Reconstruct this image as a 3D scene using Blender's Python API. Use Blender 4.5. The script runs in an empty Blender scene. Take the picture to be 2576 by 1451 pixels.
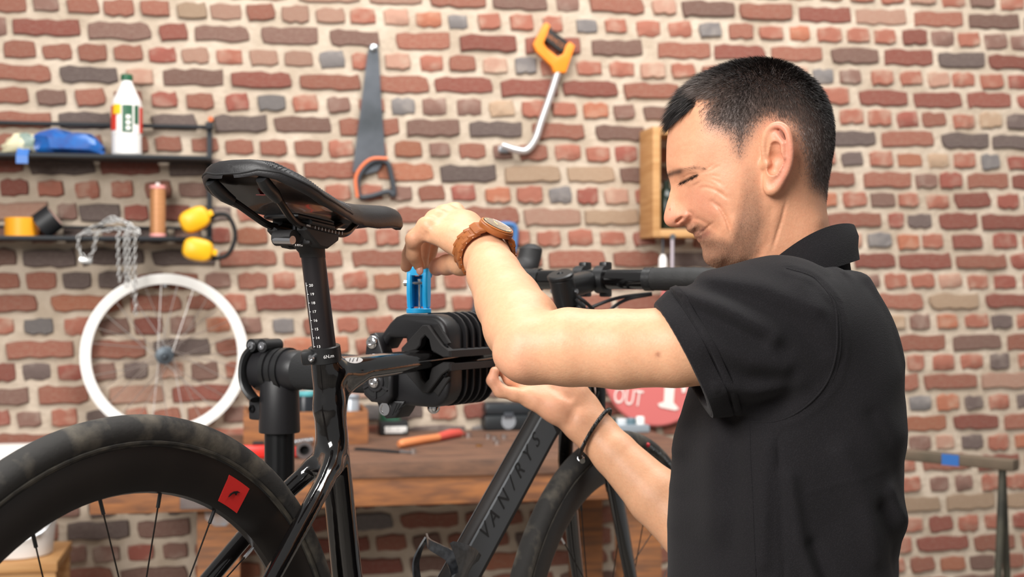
import bpy, bmesh, math, random
import numpy as np
from mathutils import Vector, Matrix
random.seed(7); np.random.seed(7)
SC = bpy.context.scene; COL = SC.collection
R = math.radians
# ---------------------------------------------------------------- camera
F = 3400.0; CX, CY = 1288.0, 725.5; CAMZ = 1.40
cam_d = bpy.data.cameras.new('camera'); cam = bpy.data.objects.new('camera', cam_d); COL.objects.link(cam)
cam.location = (0, 0, CAMZ); cam.rotation_euler = (R(90), 0, 0)
cam_d.sensor_width = 36; cam_d.lens = F/2576*36
cam_d.dof.use_dof = True; cam_d.dof.focus_distance = 1.47; cam_d.dof.aperture_fstop = 6.8
cam_d.clip_start = 0.02
SC.camera = cam
# ---------------------------------------------------------------- light
w = bpy.data.worlds.new('world'); SC.world = w; w.use_nodes = True
w.node_tree.nodes['Background'].inputs[0].default_value = (1.0, 0.985, 0.97, 1)
w.node_tree.nodes['Background'].inputs[1].default_value = 0.27
def area(name, loc, target, sx, sy, power, col):
    l = bpy.data.lights.new(name, 'AREA'); l.shape = 'RECTANGLE'; l.size = sx; l.size_y = sy
    l.energy = power; l.color = col
    o = bpy.data.objects.new(name, l); COL.objects.link(o); o.location = loc
    o.rotation_euler = (Vector(target)-Vector(loc)).to_track_quat('-Z', 'Y').to_euler()
    return o
area('window_daylight', (-1.9, -1.2, 3.0), (0.2, 1.8, 1.25), 1.9, 1.7, 225, (1.0, 0.98, 0.95))
area('ceiling_skylight', (0.7, 2.3, 4.0), (0.7, 3.9, 1.3), 3.4, 1.4, 170, (1.0, 0.985, 0.96))
SC.view_settings.view_transform = 'Standard'; SC.view_settings.look = 'None'
SC.view_settings.gamma = 1.0; SC.view_settings.use_curve_mapping = False
SC.view_settings.exposure = 0.06
# ---------------------------------------------------------------- pixel helpers
def P(px, py, d): return Vector(((px-CX)/F*d, d, CAMZ-(py-CY)/F*d))
# back wall: its left end stands closer to the camera
PSI_T = 0.194; PSI = math.atan(PSI_T); D0 = 4.22
WU = Vector((math.cos(PSI), math.sin(PSI), 0)); WN = Vector((math.sin(PSI), -math.cos(PSI), 0))
WO = Vector((0, D0, 0))
def wall_d(px, off=0.0):                    # depth of a pixel's ray on the plane off metres in front of the wall
    x = (px-CX)/F; return (D0 - off/math.cos(PSI))/(1-x*PSI_T)
def WP(px, py, off=0.0): return P(px, py, wall_d(px, off))
def WS(px, py, off=0.0):                    # the same point as (s along the wall, z)
    p = WP(px, py, off); return (p-WO).dot(WU), p.z
def WM(s, o, z):                            # frame on the wall: x along, y out of the wall, z up
    p = WO + WU*s + WN*o; p.z = z
    return Matrix(((WU.x, WN.x, 0, p.x), (WU.y, WN.y, 0, p.y), (0, 0, 1, p.z), (0, 0, 0, 1)))
# ---------------------------------------------------------------- colour and materials
def lin(h):
    if isinstance(h, str):
        h = h.lstrip('#'); c = [int(h[i:i+2], 16)/255 for i in (0, 2, 4)]
    else: c = h
    return tuple(((x/12.92) if x <= 0.04045 else ((x+0.055)/1.055)**2.4) for x in c)+(1.0,)
MATS = {}
def mat(name, col, rough=0.5, metal=0.0, col2=None, nscale=20, ndetail=6, nlo=0.35, nhi=0.65, bump=0.0, bscale=80, coat=0.0,
        spec=0.5, stretch=None, attr=False, vary=0.0, sss=0.0, rough2=None, trans=0.0, sheen=0.0, bdist=0.002, emit=0):
    if name in MATS: return MATS[name]
    m = bpy.data.materials.new(name); m.use_nodes = True; N = m.node_tree.nodes; L = m.node_tree.links
    b = N['Principled BSDF']
    b.inputs['Base Color'].default_value = lin(col); b.inputs['Roughness'].default_value = rough
    b.inputs['Metallic'].default_value = metal; b.inputs['Coat Weight'].default_value = coat
    b.inputs['Coat Roughness'].default_value = 0.05
    b.inputs['Specular IOR Level'].default_value = spec
    b.inputs['Transmission Weight'].default_value = trans
    b.inputs['Sheen Weight'].default_value = sheen
    if sss:
        b.inputs['Subsurface Weight'].default_value = sss; b.inputs['Subsurface Radius'].default_value = (1.0, 0.35, 0.2)
        b.inputs['Subsurface Scale'].default_value = 0.0025
    tc = N.new('ShaderNodeTexCoord'); vec = tc.outputs['Object']
    if stretch:
        mp = N.new('ShaderNodeMapping'); mp.inputs['Scale'].default_value = stretch
        L.new(vec, mp.inputs['Vector']); vec = mp.outputs['Vector']
    base = None
    if attr:
        a = N.new('ShaderNodeAttribute'); a.attribute_name = 'Col'; base = a.outputs['Color']
    if col2 or rough2 is not None:
        nz = N.new('ShaderNodeTexNoise'); nz.inputs['Scale'].default_value = nscale; nz.inputs['Detail'].default_value = ndetail
        L.new(vec, nz.inputs['Vector'])
        mr = N.new('ShaderNodeMapRange'); mr.inputs['From Min'].default_value = nlo; mr.inputs['From Max'].default_value = nhi
        L.new(nz.outputs['Fac'], mr.inputs['Value'])
        if col2:
            mx = N.new('ShaderNodeMix'); mx.data_type = 'RGBA'
            L.new(mr.outputs['Result'], mx.inputs['Factor'])
            if base: L.new(base, mx.inputs['A'])
            else: mx.inputs['A'].default_value = lin(col)
            mx.inputs['B'].default_value = lin(col2); base = mx.outputs['Result']
        if rough2 is not None:
            m2 = N.new('ShaderNodeMapRange'); m2.inputs['To Min'].default_value = rough; m2.inputs['To Max'].default_value = rough2
            L.new(mr.outputs['Result'], m2.inputs['Value']); L.new(m2.outputs['Result'], b.inputs['Roughness'])
    if vary:
        oi = N.new('ShaderNodeObjectInfo'); hs = N.new('ShaderNodeHueSaturation')
        m3 = N.new('ShaderNodeMapRange'); m3.inputs['To Min'].default_value = 1-vary; m3.inputs['To Max'].default_value = 1+vary
        L.new(oi.outputs['Random'], m3.inputs['Value']); L.new(m3.outputs['Result'], hs.inputs['Value'])
        if base: L.new(base, hs.inputs['Color'])
        else: hs.inputs['Color'].default_value = lin(col)
        base = hs.outputs['Color']
    if base: L.new(base, b.inputs['Base Color'])
    if bump:
        n2 = N.new('ShaderNodeTexNoise'); n2.inputs['Scale'].default_value = bscale; n2.inputs['Detail'].default_value = 5
        L.new(vec, n2.inputs['Vector'])
        bp = N.new('ShaderNodeBump'); bp.inputs['Strength'].default_value = bump; bp.inputs['Distance'].default_value = bdist
        L.new(n2.outputs['Fac'], bp.inputs['Height']); L.new(bp.outputs['Normal'], b.inputs['Normal'])
    if emit:
        b.inputs['Emission Color'].default_value = lin(col); b.inputs['Emission Strength'].default_value = emit
    MATS[name] = m; return m
# ---------------------------------------------------------------- mesh builder
def frame_from(axis, up=None):
    a = Vector(axis).normalized()
    u = Vector(up) if up is not None else (Vector((0, 0, 1)) if abs(a.z) < 0.9 else Vector((1, 0, 0)))
    x = (u-a*u.dot(a)).normalized(); return x, a.cross(x).normalized(), a
class MB:
    def __init__(s, M=None): s.v = []; s.f = []; s.M = M
    def add(s, vs, fs):
        o = len(s.v)
        if s.M is not None: vs = [s.M @ Vector(v) for v in vs]
        s.v += [tuple(v) for v in vs]; s.f += [tuple(i+o for i in f) for f in fs]
    def box(s, c, size, rot=None, bev=0.0):
        bm = bmesh.new(); bmesh.ops.create_cube(bm, size=1.0)
        for v in bm.verts: v.co = Vector((v.co.x*size[0], v.co.y*size[1], v.co.z*size[2]))
        if bev: bmesh.ops.bevel(bm, geom=bm.edges[:], offset=bev, segments=2, profile=0.6, affect='EDGES')
        bm.verts.index_update(); M3 = rot if rot is not None else Matrix.Identity(3); c = Vector(c)
        s.add([c+M3 @ v.co for v in bm.verts], [[v.index for v in f.verts] for f in bm.faces]); bm.free(); return s
    def tube(s, pts, r, n=12, caps=True, closed=False, sx=1.0, up=None):
        pts = [Vector(p) for p in pts]; k = len(pts)
        rs = list(r) if isinstance(r, (list, tuple)) else [r]*k
        vs = []; fs = []; pu = Vector(up) if up is not None else None
        for i, p in enumerate(pts):
            if closed: t = pts[(i+1) % k]-pts[i-1]
            else: t = pts[min(i+1, k-1)]-pts[max(i-1, 0)]
            t.normalize()
            x, y, _ = frame_from(t, pu); pu = x if up is None else pu
            for j in range(n):
                a = 2*math.pi*j/n; vs.append(p+x*(math.cos(a)*rs[i])+y*(math.sin(a)*rs[i]*sx))
        m = k if closed else k-1
        for i in range(m):
            for j in range(n):
                a = i*n+j; b = i*n+(j+1) % n; c = ((i+1) % k)*n+(j+1) % n; d = ((i+1) % k)*n+j
                fs.append((a, b, c, d))
        if caps and not closed:
            fs.append(tuple(reversed(range(n)))); fs.append(tuple((k-1)*n+j for j in range(n)))
        s.add(vs, fs); return s
    def cyl(s, p0, p1, r0, r1=None, n=20, bev=0.0):
        p0 = Vector(p0); p1 = Vector(p1); r1 = r0 if r1 is None else r1
        if bev:
            t = (p1-p0).normalized()*bev
            return s.tube([p0, p0+t, p1-t, p1], [r0-bev, r0, r1, r1-bev], n)
        return s.tube([p0, p1], [r0, r1], n)
    def lathe(s, prof, o, axis, n=24, up=None):
        x, y, a = frame_from(axis, up); o = Vector(o); vs = []; fs = []; k = len(prof)
        for (r, h) in prof:
            for j in range(n):
                t = 2*math.pi*j/n; vs.append(o+a*h+x*(math.cos(t)*r)+y*(math.sin(t)*r))
        for i in range(k-1):
            for j in range(n): fs.append((i*n+j, i*n+(j+1) % n, (i+1)*n+(j+1) % n, (i+1)*n+j))
        ring = prof[0] == prof[-1]
        if prof[0][0] > 1e-5 and not ring: fs.append(tuple(reversed(range(n))))
        if prof[-1][0] > 1e-5 and not ring: fs.append(tuple((k-1)*n+j for j in range(n)))
        s.add(vs, fs); return s
    def sphere(s, c, r, n=16, m=10):
        r = (r, r, r) if not isinstance(r, (list, tuple)) else r; c = Vector(c); vs = []; fs = []
        for i in range(m+1):
            t = math.pi*i/m
            for j in range(n):
                a = 2*math.pi*j/n
                vs.append(c+Vector((r[0]*math.sin(t)*math.cos(a), r[1]*math.sin(t)*math.sin(a), r[2]*math.cos(t))))
        for i in range(m):
            for j in range(n): fs.append((i*n+j, (i+1)*n+j, (i+1)*n+(j+1) % n, i*n+(j+1) % n))
        s.add(vs, fs); return s
    def prism(s, poly, o, ux, uy, depth, bev=0.0):
        # extruded 2D outline: poly in (ux, uy) around o, pushed by vector depth; chamfered at both ends
        o = Vector(o); ux = Vector(ux); uy = Vector(uy); dp = Vector(depth); k = len(poly)
        A = 0.5*sum(poly[i][0]*poly[(i+1) % k][1]-poly[(i+1) % k][0]*poly[i][1] for i in range(k))
        if A < 0: poly = list(reversed(poly))
        def inset(b):
            out = []
            for i in range(k):
                p0 = Vector(poly[i-1]); p1 = Vector(poly[i]); p2 = Vector(poly[(i+1) % k])
                e1 = (p1-p0); e2 = (p2-p1)
                e1 = e1.normalized() if e1.length > 1e-9 else Vector((1, 0)); e2 = e2.normalized() if e2.length > 1e-9 else e1
                n1 = Vector((-e1.y, e1.x)); n2 = Vector((-e2.y, e2.x)); m = n1+n2
                m = m/max(0.35, (1+n1.dot(n2))) if m.length > 1e-6 else n1
                out.append(p1+m*b)
            return out
        L = dp.length; dn = dp/L
        lev = [(0, 0), (0, L)]
        if bev and bev < .0025: lev = [(bev, 0), (0, bev), (0, L-bev), (bev, L)]
        elif bev: lev = [(bev*(1-math.sin(R(q))), bev*(1-math.cos(R(q)))) for q in (0, 30, 60, 90)]; lev = lev+[(b_, L-h_) for b_, h_ in reversed(lev)]
        vs = []; fs = []
        for (b, h) in lev:
            for q in (inset(b) if b else [Vector(p) for p in poly]): vs.append(o+ux*q[0]+uy*q[1]+dn*h)
        flip = ux.cross(uy).dot(dn) < 0
        for i in range(len(lev)-1):
            for j in range(k):
                q = (i*k+j, i*k+(j+1) % k, (i+1)*k+(j+1) % k, (i+1)*k+j); fs.append(q if not flip else tuple(reversed(q)))
        c0 = tuple(reversed(range(k))); c1 = tuple((len(lev)-1)*k+j for j in range(k))
        fs += [c0, c1] if not flip else [tuple(reversed(c0)), tuple(reversed(c1))]
        s.add(vs, fs); return s
    def loft(s, rings, closed=True, caps=True):
        n = len(rings[0]); k = len(rings); vs = [p for r in rings for p in r]; fs = []
        for i in range(k-1):
            for j in range(n if closed else n-1):
                fs.append((i*n+j, i*n+(j+1) % n, (i+1)*n+(j+1) % n, (i+1)*n+j))
        if caps and closed: fs.append(tuple(reversed(range(n)))); fs.append(tuple((k-1)*n+j for j in range(n)))
        s.add(vs, fs); return s
    def build(s, name, m, parent=None, loc=None, angle=32, kind=None, fix=True):
        return link(name, mesh_of(name, s.v, s.f, m, parent, loc, angle, fix), m, parent, loc, kind, s.v)
ORG = {}
def org_of(parent, loc, verts):
    if parent is not None: return ORG[parent.name]
    if loc is not None: return Vector(loc)
    a = np.array(verts); return Vector(((a[:, 0].min()+a[:, 0].max())/2, (a[:, 1].min()+a[:, 1].max())/2, a[:, 2].min()))
def mesh_of(name, v, f, m, parent, loc, angle=32, fix=True):
    o = org_of(parent, loc, v); me = bpy.data.meshes.new(name)
    me.from_pydata([(x-o.x, y-o.y, z-o.z) for x, y, z in v], [], f)
    if fix:
        bm = bmesh.new(); bm.from_mesh(me); bmesh.ops.recalc_face_normals(bm, faces=bm.faces[:]); bm.to_mesh(me); bm.free()
    me.polygons.foreach_set('use_smooth', [True]*len(me.polygons))
    if angle < 180: me.set_sharp_from_angle(angle=R(angle))
    if m: me.materials.append(m)
    return me
def link(name, me, m, parent, loc, kind, v):
    ob = bpy.data.objects.new(name, me); COL.objects.link(ob); o = org_of(parent, loc, v)
    if parent is not None: ob.parent = parent; ORG[ob.name] = o
    else: ob.location = o; ORG[ob.name] = o
    if kind: ob['kind'] = kind
    return ob
def thing(name, label, cat, loc, group=None):
    o = bpy.data.objects.new(name, None); COL.objects.link(o); o.location = loc; ORG[o.name] = Vector(loc)
    o.empty_display_size = 0.05
    return tag(o, label, cat, group)
def tag(o, label, cat, group=None):
    o['label'] = label; o['category'] = cat
    if group: o['group'] = group
    return o
def child(name, me, parent, mtx=None, m=None):          # a part that shares mesh data
    ob = bpy.data.objects.new(name, me); COL.objects.link(ob); ob.parent = parent; ORG[ob.name] = ORG[parent.name]
    if mtx is not None: ob.matrix_local = Matrix.Translation(-ORG[parent.name]) @ mtx
    if m: ob.material_slots[0].link = 'OBJECT'; ob.material_slots[0].material = m
    return ob
def text(name, body, M, size, m, parent, extrude=0.0003, sx=1.0, align='CENTER'):
    cu = bpy.data.curves.new(name, 'FONT'); cu.body = body; cu.size = size; cu.extrude = extrude; cu.align_x = align; cu.align_y = 'CENTER'
    cu.resolution_u = 3
    t = bpy.data.objects.new(name, cu); COL.objects.link(t)
    dg = bpy.context.evaluated_depsgraph_get(); me = bpy.data.meshes.new_from_object(t.evaluated_get(dg))
    bpy.data.objects.remove(t); bpy.data.curves.remove(cu)
    me.transform(Matrix.Translation(-ORG[parent.name]) @ M @ Matrix.Diagonal((sx, 1, 1, 1)))
    me.materials.clear(); me.materials.append(m)
    ob = bpy.data.objects.new(name, me); COL.objects.link(ob); ob.parent = parent; ORG[ob.name] = ORG[parent.name]
    return ob
def axes(o, x, y):
    x = Vector(x).normalized(); y = Vector(y); y = (y-x*y.dot(x)).normalized(); z = x.cross(y); o = Vector(o)
    return Matrix(((x.x, y.x, z.x, o.x), (x.y, y.y, z.y, o.y), (x.z, y.z, z.z, o.z), (0, 0, 0, 1)))
def smooth_path(pts, n=8, closed=False):
    pts = [Vector(p) for p in pts]; k = len(pts); out = []
    rng = range(k if closed else k-1)
    for i in rng:
        p0 = pts[(i-1) % k] if (closed or i > 0) else pts[0]*2-pts[1]
        p1 = pts[i]; p2 = pts[(i+1) % k]
        p3 = pts[(i+2) % k] if (closed or i+2 < k) else p2*2-p1
        for j in range(n):
            t = j/n
            out.append(0.5*((2*p1)+(p2-p0)*t+(2*p0-5*p1+4*p2-p3)*t*t+(3*p1-p0-3*p2+p3)*t**3))
    if not closed: out.append(pts[-1])
    return out
# ================================================================ smooth solids: distance fields meshed with surface nets
def smin(a, b, k):
    h = np.maximum(k-np.abs(a-b), 0)/k; return np.minimum(a, b)-h*h*k*.25
def smax(a, b, k): return -smin(-a, -b, k)
def rcone(p, a, b, ra, rb):
    a = np.asarray(a, dtype=np.float32); b = np.asarray(b, dtype=np.float32); ab = b-a; q = p-a
    tt_ = np.clip((q @ ab)/max(float(ab @ ab), 1e-12), 0, 1); q -= tt_[:, None]*ab
    return np.sqrt(np.einsum('ij,ij->i', q, q))-(ra+(rb-ra)*tt_)
def chain_f(p, pts, rad, k=.006):
    d = None
    for i in range(len(pts)-1):
        e = rcone(p, pts[i], pts[i+1], rad[i], rad[i+1]); d = e if d is None else (smin(d, e, k) if k else np.minimum(d, e))
    return d
def ellip(p, c, r, Rm=None):
    q = p-np.asarray(c, dtype=np.float32)
    if Rm is not None: q = q @ np.asarray(Rm, dtype=np.float32)
    r = np.asarray(r, dtype=np.float32); k0 = np.sqrt(((q/r)**2).sum(1)); k1 = np.sqrt(((q/(r*r))**2).sum(1))
    return k0*(k0-1)/np.maximum(k1, 1e-6)
def surface_nets(f, lo, hi, h, nb=16):
    """mesh the zero set of f (approximate distance) inside the box, block by block"""
    lo = np.array(lo, dtype=np.float64); n = np.ceil((np.array(hi)-lo)/(h*nb)).astype(int)
    I, Jx, K = np.meshgrid(*[np.arange(q) for q in n], indexing='ij'); blk = np.stack([I.ravel(), Jx.ravel(), K.ravel()], 1)
    cen = lo+(blk+.5)*nb*h; fc = f(cen.astype(np.float32)); blk = blk[np.abs(fc) < nb*h*.5*1.74*1.25+.004]
    m = nb+1; g = np.stack(np.meshgrid(*[np.arange(m)]*3, indexing='ij'), -1).reshape(-1, 3)
    keys = []; pos = []; edges = []; BIG = 1 << 20
    off = np.array([(x, y, z) for x in (0, 1) for y in (0, 1) for z in (0, 1)])
    for s in range(0, len(blk), 48):
        bb = blk[s:s+48]; gi = (bb[:, None, :]*nb+g[None]).reshape(-1, 3)
        v = f((lo+gi*h).astype(np.float32)).reshape(len(bb), m, m, m)
        sg = v < 0
        c = np.zeros((len(bb), nb, nb, nb), np.int8)
        for o in off: c += sg[:, o[0]:o[0]+nb, o[1]:o[1]+nb, o[2]:o[2]+nb]
        bi, x, y, z = np.nonzero((c > 0) & (c < 8))
        if len(bi) == 0: continue
        acc = np.zeros((len(bi), 3)); cnt = np.zeros(len(bi))
        for a in range(8):
            for b in range(a+1, 8):
                df = off[b]-off[a]
                if np.abs(df).sum() != 1: continue
                va = v[bi, x+off[a][0], y+off[a][1], z+off[a][2]]; vb = v[bi, x+off[b][0], y+off[b][1], z+off[b][2]]
                cr = (va < 0) != (vb < 0); tt_ = np.where(cr, va/np.where(cr, va-vb, 1), 0)
                acc += np.where(cr[:, None], off[a][None]+df[None]*tt_[:, None], 0); cnt += cr
        cell = bb[bi]*nb+np.stack([x, y, z], 1)
        pos.append(lo+(cell+acc/cnt[:, None])*h)
        keys.append((cell[:, 0]*BIG+cell[:, 1])*BIG+cell[:, 2])
        for ax in range(3):
            o2 = np.zeros(3, int); o2[ax] = 1
            A = sg[:, :nb, :nb, :nb]; Bq = sg[:, o2[0]:o2[0]+nb, o2[1]:o2[1]+nb, o2[2]:o2[2]+nb]
            bi2, x2, y2, z2 = np.nonzero(A != Bq); ce = bb[bi2]*nb+np.stack([x2, y2, z2], 1)
            edges.append((ax, ce, A[bi2, x2, y2, z2]))
    keys = np.concatenate(keys); pos = np.concatenate(pos); od = np.argsort(keys); keys = keys[od]; pos = pos[od]
    faces = []
    for ax, ce, ins in edges:
        u = np.zeros(3, int); w_ = np.zeros(3, int); u[(ax+1) % 3] = 1; w_[(ax+2) % 3] = 1
        ids = []; ok = np.ones(len(ce), bool)
        for o in (-u-w_, -w_, 0*u, -u):
            q = ce+o; kk = (q[:, 0]*BIG+q[:, 1])*BIG+q[:, 2]; ix = np.minimum(np.searchsorted(keys, kk), len(keys)-1)
            ok &= keys[ix] == kk; ids.append(ix)
        q = np.stack(ids, 1); q[~ins] = q[~ins][:, ::-1]; faces.append(q[ok])
    return pos, np.concatenate(faces)
def np_mesh(name, v, f, m, parent, col=None, angle=180):
    o = np.array(ORG[parent.name]); me = bpy.data.meshes.new(name); n, k = len(v), len(f)
    me.vertices.add(n); me.vertices.foreach_set('co', (v-o).astype(np.float32).ravel())
    q = f.shape[1]; me.loops.add(k*q); me.loops.foreach_set('vertex_index', f.astype(np.int32).ravel())
    me.polygons.add(k); me.polygons.foreach_set('loop_start', np.arange(0, k*q, q, dtype=np.int32))
    me.update(calc_edges=True); me.validate(); me.polygons.foreach_set('use_smooth', [True]*len(me.polygons))
    if col is not None:
        a = me.color_attributes.new('Col', 'FLOAT_COLOR', 'POINT'); a.data.foreach_set('color', np.concatenate([col, np.ones((n, 1))], 1).astype(np.float32).ravel())
    me.materials.append(m); ob = bpy.data.objects.new(name, me); COL.objects.link(ob); ob.parent = parent; ORG[ob.name] = ORG[parent.name]
    return ob
def project(f, v, it=3, e=2e-4):
    """move mesh points onto the zero set for smooth reflections"""
    v = v.astype(np.float64)
    for _ in range(it):
        d = f(v.astype(np.float32)).astype(np.float64); g = np.stack([(f((v+np.eye(3)[k]*e).astype(np.float32))-f((v-np.eye(3)[k]*e).astype(np.float32))) for k in range(3)], 1)/(2*e)
        v = v-np.clip(d, -.002, .002)[:, None]*g/np.maximum((g**2).sum(1), .2)[:, None]
    return v
# ================================================================ floor and brick wall
mb = MB(); mb.box((0, 1.0, -0.05), (9, 8.6, 0.1))
floor = mb.build('floor', mat('concrete', '#8d8780', 0.8, col2='#6f6a64', nscale=3, bump=0.3, bscale=60)); floor['kind'] = 'structure'
m_mortar = mat('mortar', '#c4b4a2', 0.95, col2='#ad9c89', nscale=9, bump=0.9, bscale=45, bdist=0.006)
mb = MB(WM(0, 0, 0)); mb.box((0.0, -0.10, 1.5), (7.0, 0.2, 3.0))
wall = mb.build('wall_back', m_mortar); wall['kind'] = 'structure'
BC = {'r': ('#98604f', '#b09683'), 'R': ('#8b5044', '#a58878'), 'o': ('#a3674f', '#b39680'), 'p': ('#a8816f', '#b8a28e'),
      'd': ('#665752', '#908278'), 'g': ('#736d6b', '#968d86'), 't': ('#a68b73', '#b8a38d'), 'b': ('#7c5d52', '#9d8a7d')}
BM = {k: mat('brick_'+n, c[0], 0.92, col2=c[1], nscale=22, nlo=0.48, nhi=0.86, ndetail=10, vary=0.13, bump=0.7, bscale=55, bdist=0.004)
      for (k, c), n in zip(BC.items(), ('red', 'deep_red', 'orange_red', 'pale_pink', 'dark', 'grey', 'tan', 'brown'))}
PITCH = 0.0671; Z0 = 2.162
ROWS = {
 -2: "927 1060 p 1080 1220 r 1241 1374 b 1401 1454 b 1484 1618 r 1640 1698 p 1716 1845 b 1860 1990 r 2010 2138 R 2153 2277 p 2300 2420 r 2437 2561 b",
 -1: "-4 66 r 85 148 b 170 250 r 262 335 r 355 425 r 448 518 t 531 605 p 622 690 r 710 775 p 797 865 p 883 942 r 967 1028 p 1048 1108 o 1128 1174 g 1204 1257 r 1284 1341 r 1367 1414 r 1451 1500 g 1523 1575 r 1603 1658 r 1681 1738 r 1759 1811 g 1833 1893 r 1910 1967 r 1988 2035 o 2057 2115 r 2132 2184 r 2200 2250 r 2270 2329 R 2344 2397 b 2411 2462 r 2477 2531 b 2544 2600 b",
 0: "-120 15 b 33 200 R 224 378 b 402 470 R 492 625 b 658 798 b 831 953 b 997 1130 r 1157 1297 R 1322 1458 R 1489 1613 b 1655 1785 r 1798 1923 R 1940 2066 r 2090 2207 b 2225 2344 R 2360 2474 d 2487 2600 R",
 1: "12 88 r 107 180 r 199 267 r 289 357 r 377 441 R 457 524 p 546 608 r 628 698 p 718 785 p 805 865 g 887 930 r 970 1030 p 1059 1112 r 1132 1194 r 1217 1274 p 1296 1347 g 1361 1415 r 1451 1511 r 1534 1593 r 1611 1671 p 1690 1747 r 1768 1830 r 1975 2030 p 2045 2095 g 2113 2163 b 2193 2243 r 2265 2317 r 2335 2387 p 2397 2449 r 2467 2521 r 2537 2590 R",
 2: "-20 127 r 152 296 d 320 384 p 412 561 b 583 733 R 756 905 r 935 1077 r 1095 1237 R 1260 1400 R 1417 1551 R 1570 1705 r 2010 2133 r 2160 2280 R 2299 2417 R 2434 2540 R 2560 2670 R",
 3: "-5 70 r 95 165 b 192 264 r 290 355 r 384 444 R 471 536 r 569 624 R 651 716 g 738 798 r 825 880 b 905 965 r 987 1042 g 1064 1122 b 1150 1209 b 1232 1292 t 1314 1372 r 1390 1448 r 1469 1528 o 1545 1594 b 1618 1690 b 2112 2170 r 2183 2239 r 2257 2307 R 2320 2379 r 2397 2449 r 2466 2517 t 2534 2590 d",
 4: "-20 127 r 150 277 d 384 496 d 541 671 d 691 831 b 855 1003 r 1024 1154 b 1182 1311 d 1340 1468 r 1499 1620 b 2085 2200 d 2218 2347 r 2369 2484 d 2497 2610 d",
 5: "-5 62 r 90 160 r 185 255 r 305 371 r 392 457 r 484 548 r 569 636 r 656 720 r 743 808 r 828 890 r 910 970 r 995 1059 o 1082 1130 b 1157 1219 r 1242 1287 b 1308 1374 r 1398 1458 r 1476 1531 r 1549 1600 R 2117 2168 d 2188 2244 r 2259 2317 o 2335 2384 t 2400 2451 r 2469 2512 g 2534 2590 R",
 6: "-80 57 R 75 237 d 254 399 R 427 560 d 590 745 r 765 900 r 950 1090 o 1109 1247 d 1271 1408 t 1428 1544 t 1561 1680 b 2050 2147 r 2173 2289 r 2304 2354 b 2365 2417 R 2434 2534 r 2547 2640 R",
 7: "3 70 R 98 158 r 190 249 r 282 334 r 365 430 r 451 520 b 545 610 r 635 700 r 725 790 r 820 880 r 905 960 r 980 1034 b 1054 1117 r 1137 1196 R 1222 1281 o 1301 1362 r 1381 1436 g 1453 1501 R 1521 1578 p 1600 1660 r 2121 2179 r 2191 2249 b 2261 2307 r 2330 2385 r 2402 2489 R 2510 2559 R",
 8: "-40 120 p 147 194 b 202 300 d 315 371 R 400 480 R 500 580 d 600 695 r 701 824 p 850 980 r 1000 1140 r 1170 1304 r 1319 1458 p 1471 1604 t 2081 2214 r 2236 2270 R 2284 2340 d 2363 2456 R 2470 2590 R",
 9: "-5 50 b 77 142 b 163 232 d 260 330 b 350 420 d 440 505 b 528 578 R 598 671 o 690 755 r 780 840 r 863 923 r 945 1003 r 1352 1407 r 1431 1489 r 1511 1571 r 1594 1645 R 2120 2166 p 2183 2239 g 2257 2309 o 2321 2369 r 2396 2468 R 2499 2555 R",
 10: "-60 40 b 60 190 d 205 360 d 384 540 d 554 695 r 715 860 r 887 1034 r 1060 1190 r 1381 1521 r 1544 1658 r 2150 2249 R 2263 2390 R 2406 2528 r 2543 2660 R",
 11: "-25 48 r 68 140 r 160 227 d 250 320 d 347 414 R 424 497 r 519 578 b 601 671 r 689 741 r 770 840 r 863 923 r 942 1007 o 1030 1095 r 1118 1172 r 2160 2212 b 2226 2280 r 2292 2348 r 2363 2418 p 2433 2483 r 2501 2553 R",
 12: "-60 93 r 130 307 o 330 455 r 474 541 r 561 618 r 644 768 R 795 948 R 974 1120 R 1137 1190 r 2201 2319 r 2338 2458 t 2480 2600 R",
 13: "-30 33 r 63 132 g 164 224 r 252 324 b 340 407 R 430 490 b 521 577 o 601 658 b 688 738 g 765 830 r 850 900 r 923 990 r 2210 2274 t 2290 2336 b 2358 2406 o 2429 2483 r 2495 2543 d 2559 2610 r",
 14: "18 185 r 231 365 r 388 527 d 545 690 r 2253 2375 r 2398 2516 b 2534 2650 r",
 15: "-30 37 R 60 125 d 148 208 R 231 290 b 314 370 d 400 460 p 483 548 b 569 630 r 2282 2321 r 2348 2398 r 2418 2470 r 2491 2536 d 2563 2610 r",
 16: "-70 72 b 99 222 r 277 412 p 435 597 R 2200 2307 r 2325 2454 r 2470 2590 p",
 17: "-40 23 R 44 102 b 132 194 r 220 285 d 319 370 r 388 453 r 474 541 r 565 620 b 2288 2340 g 2358 2410 o 2427 2470 d 2489 2536 r 2559 2610 d",
 18: "-15 134 r 160 300 r 2272 2378 o 2398 2508 R 2527 2640 r",
 19: "2288 2338 b 2356 2398 p 2420 2470 d 2487 2533 r 2554 2605 o",
 20: "2190 2300 r 2322 2440 r 2460 2560 R",
 21: "140 200 b 225 290 d 320 390 b 420 490 d 2262 2313 r 2341 2383 b 2404 2445 b 2471 2509 r 2533 2580 r",
 22: "171 324 d 347 476 b 2240 2362 t 2381 2499 t 2533 2640 t",
 23: "168 218 b 236 300 b 324 385 R 412 470 b 2272 2318 r 2338 2396 R 2412 2458 r 2478 2522 r 2549 2600 R",
 24: "2180 2290 r 2307 2433 R 2450 2550 r",
}
def s_of(px): return (WP(px, CY)-WO).dot(WU)
def px_of(s):
    p = WO+WU*s; return CX+p.x/p.y*F, p.y
S_L, S_R = -3.3, 3.4
rng = random.Random(11)
bricks = []                                     # (s0, s1, zc, colour)
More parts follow.
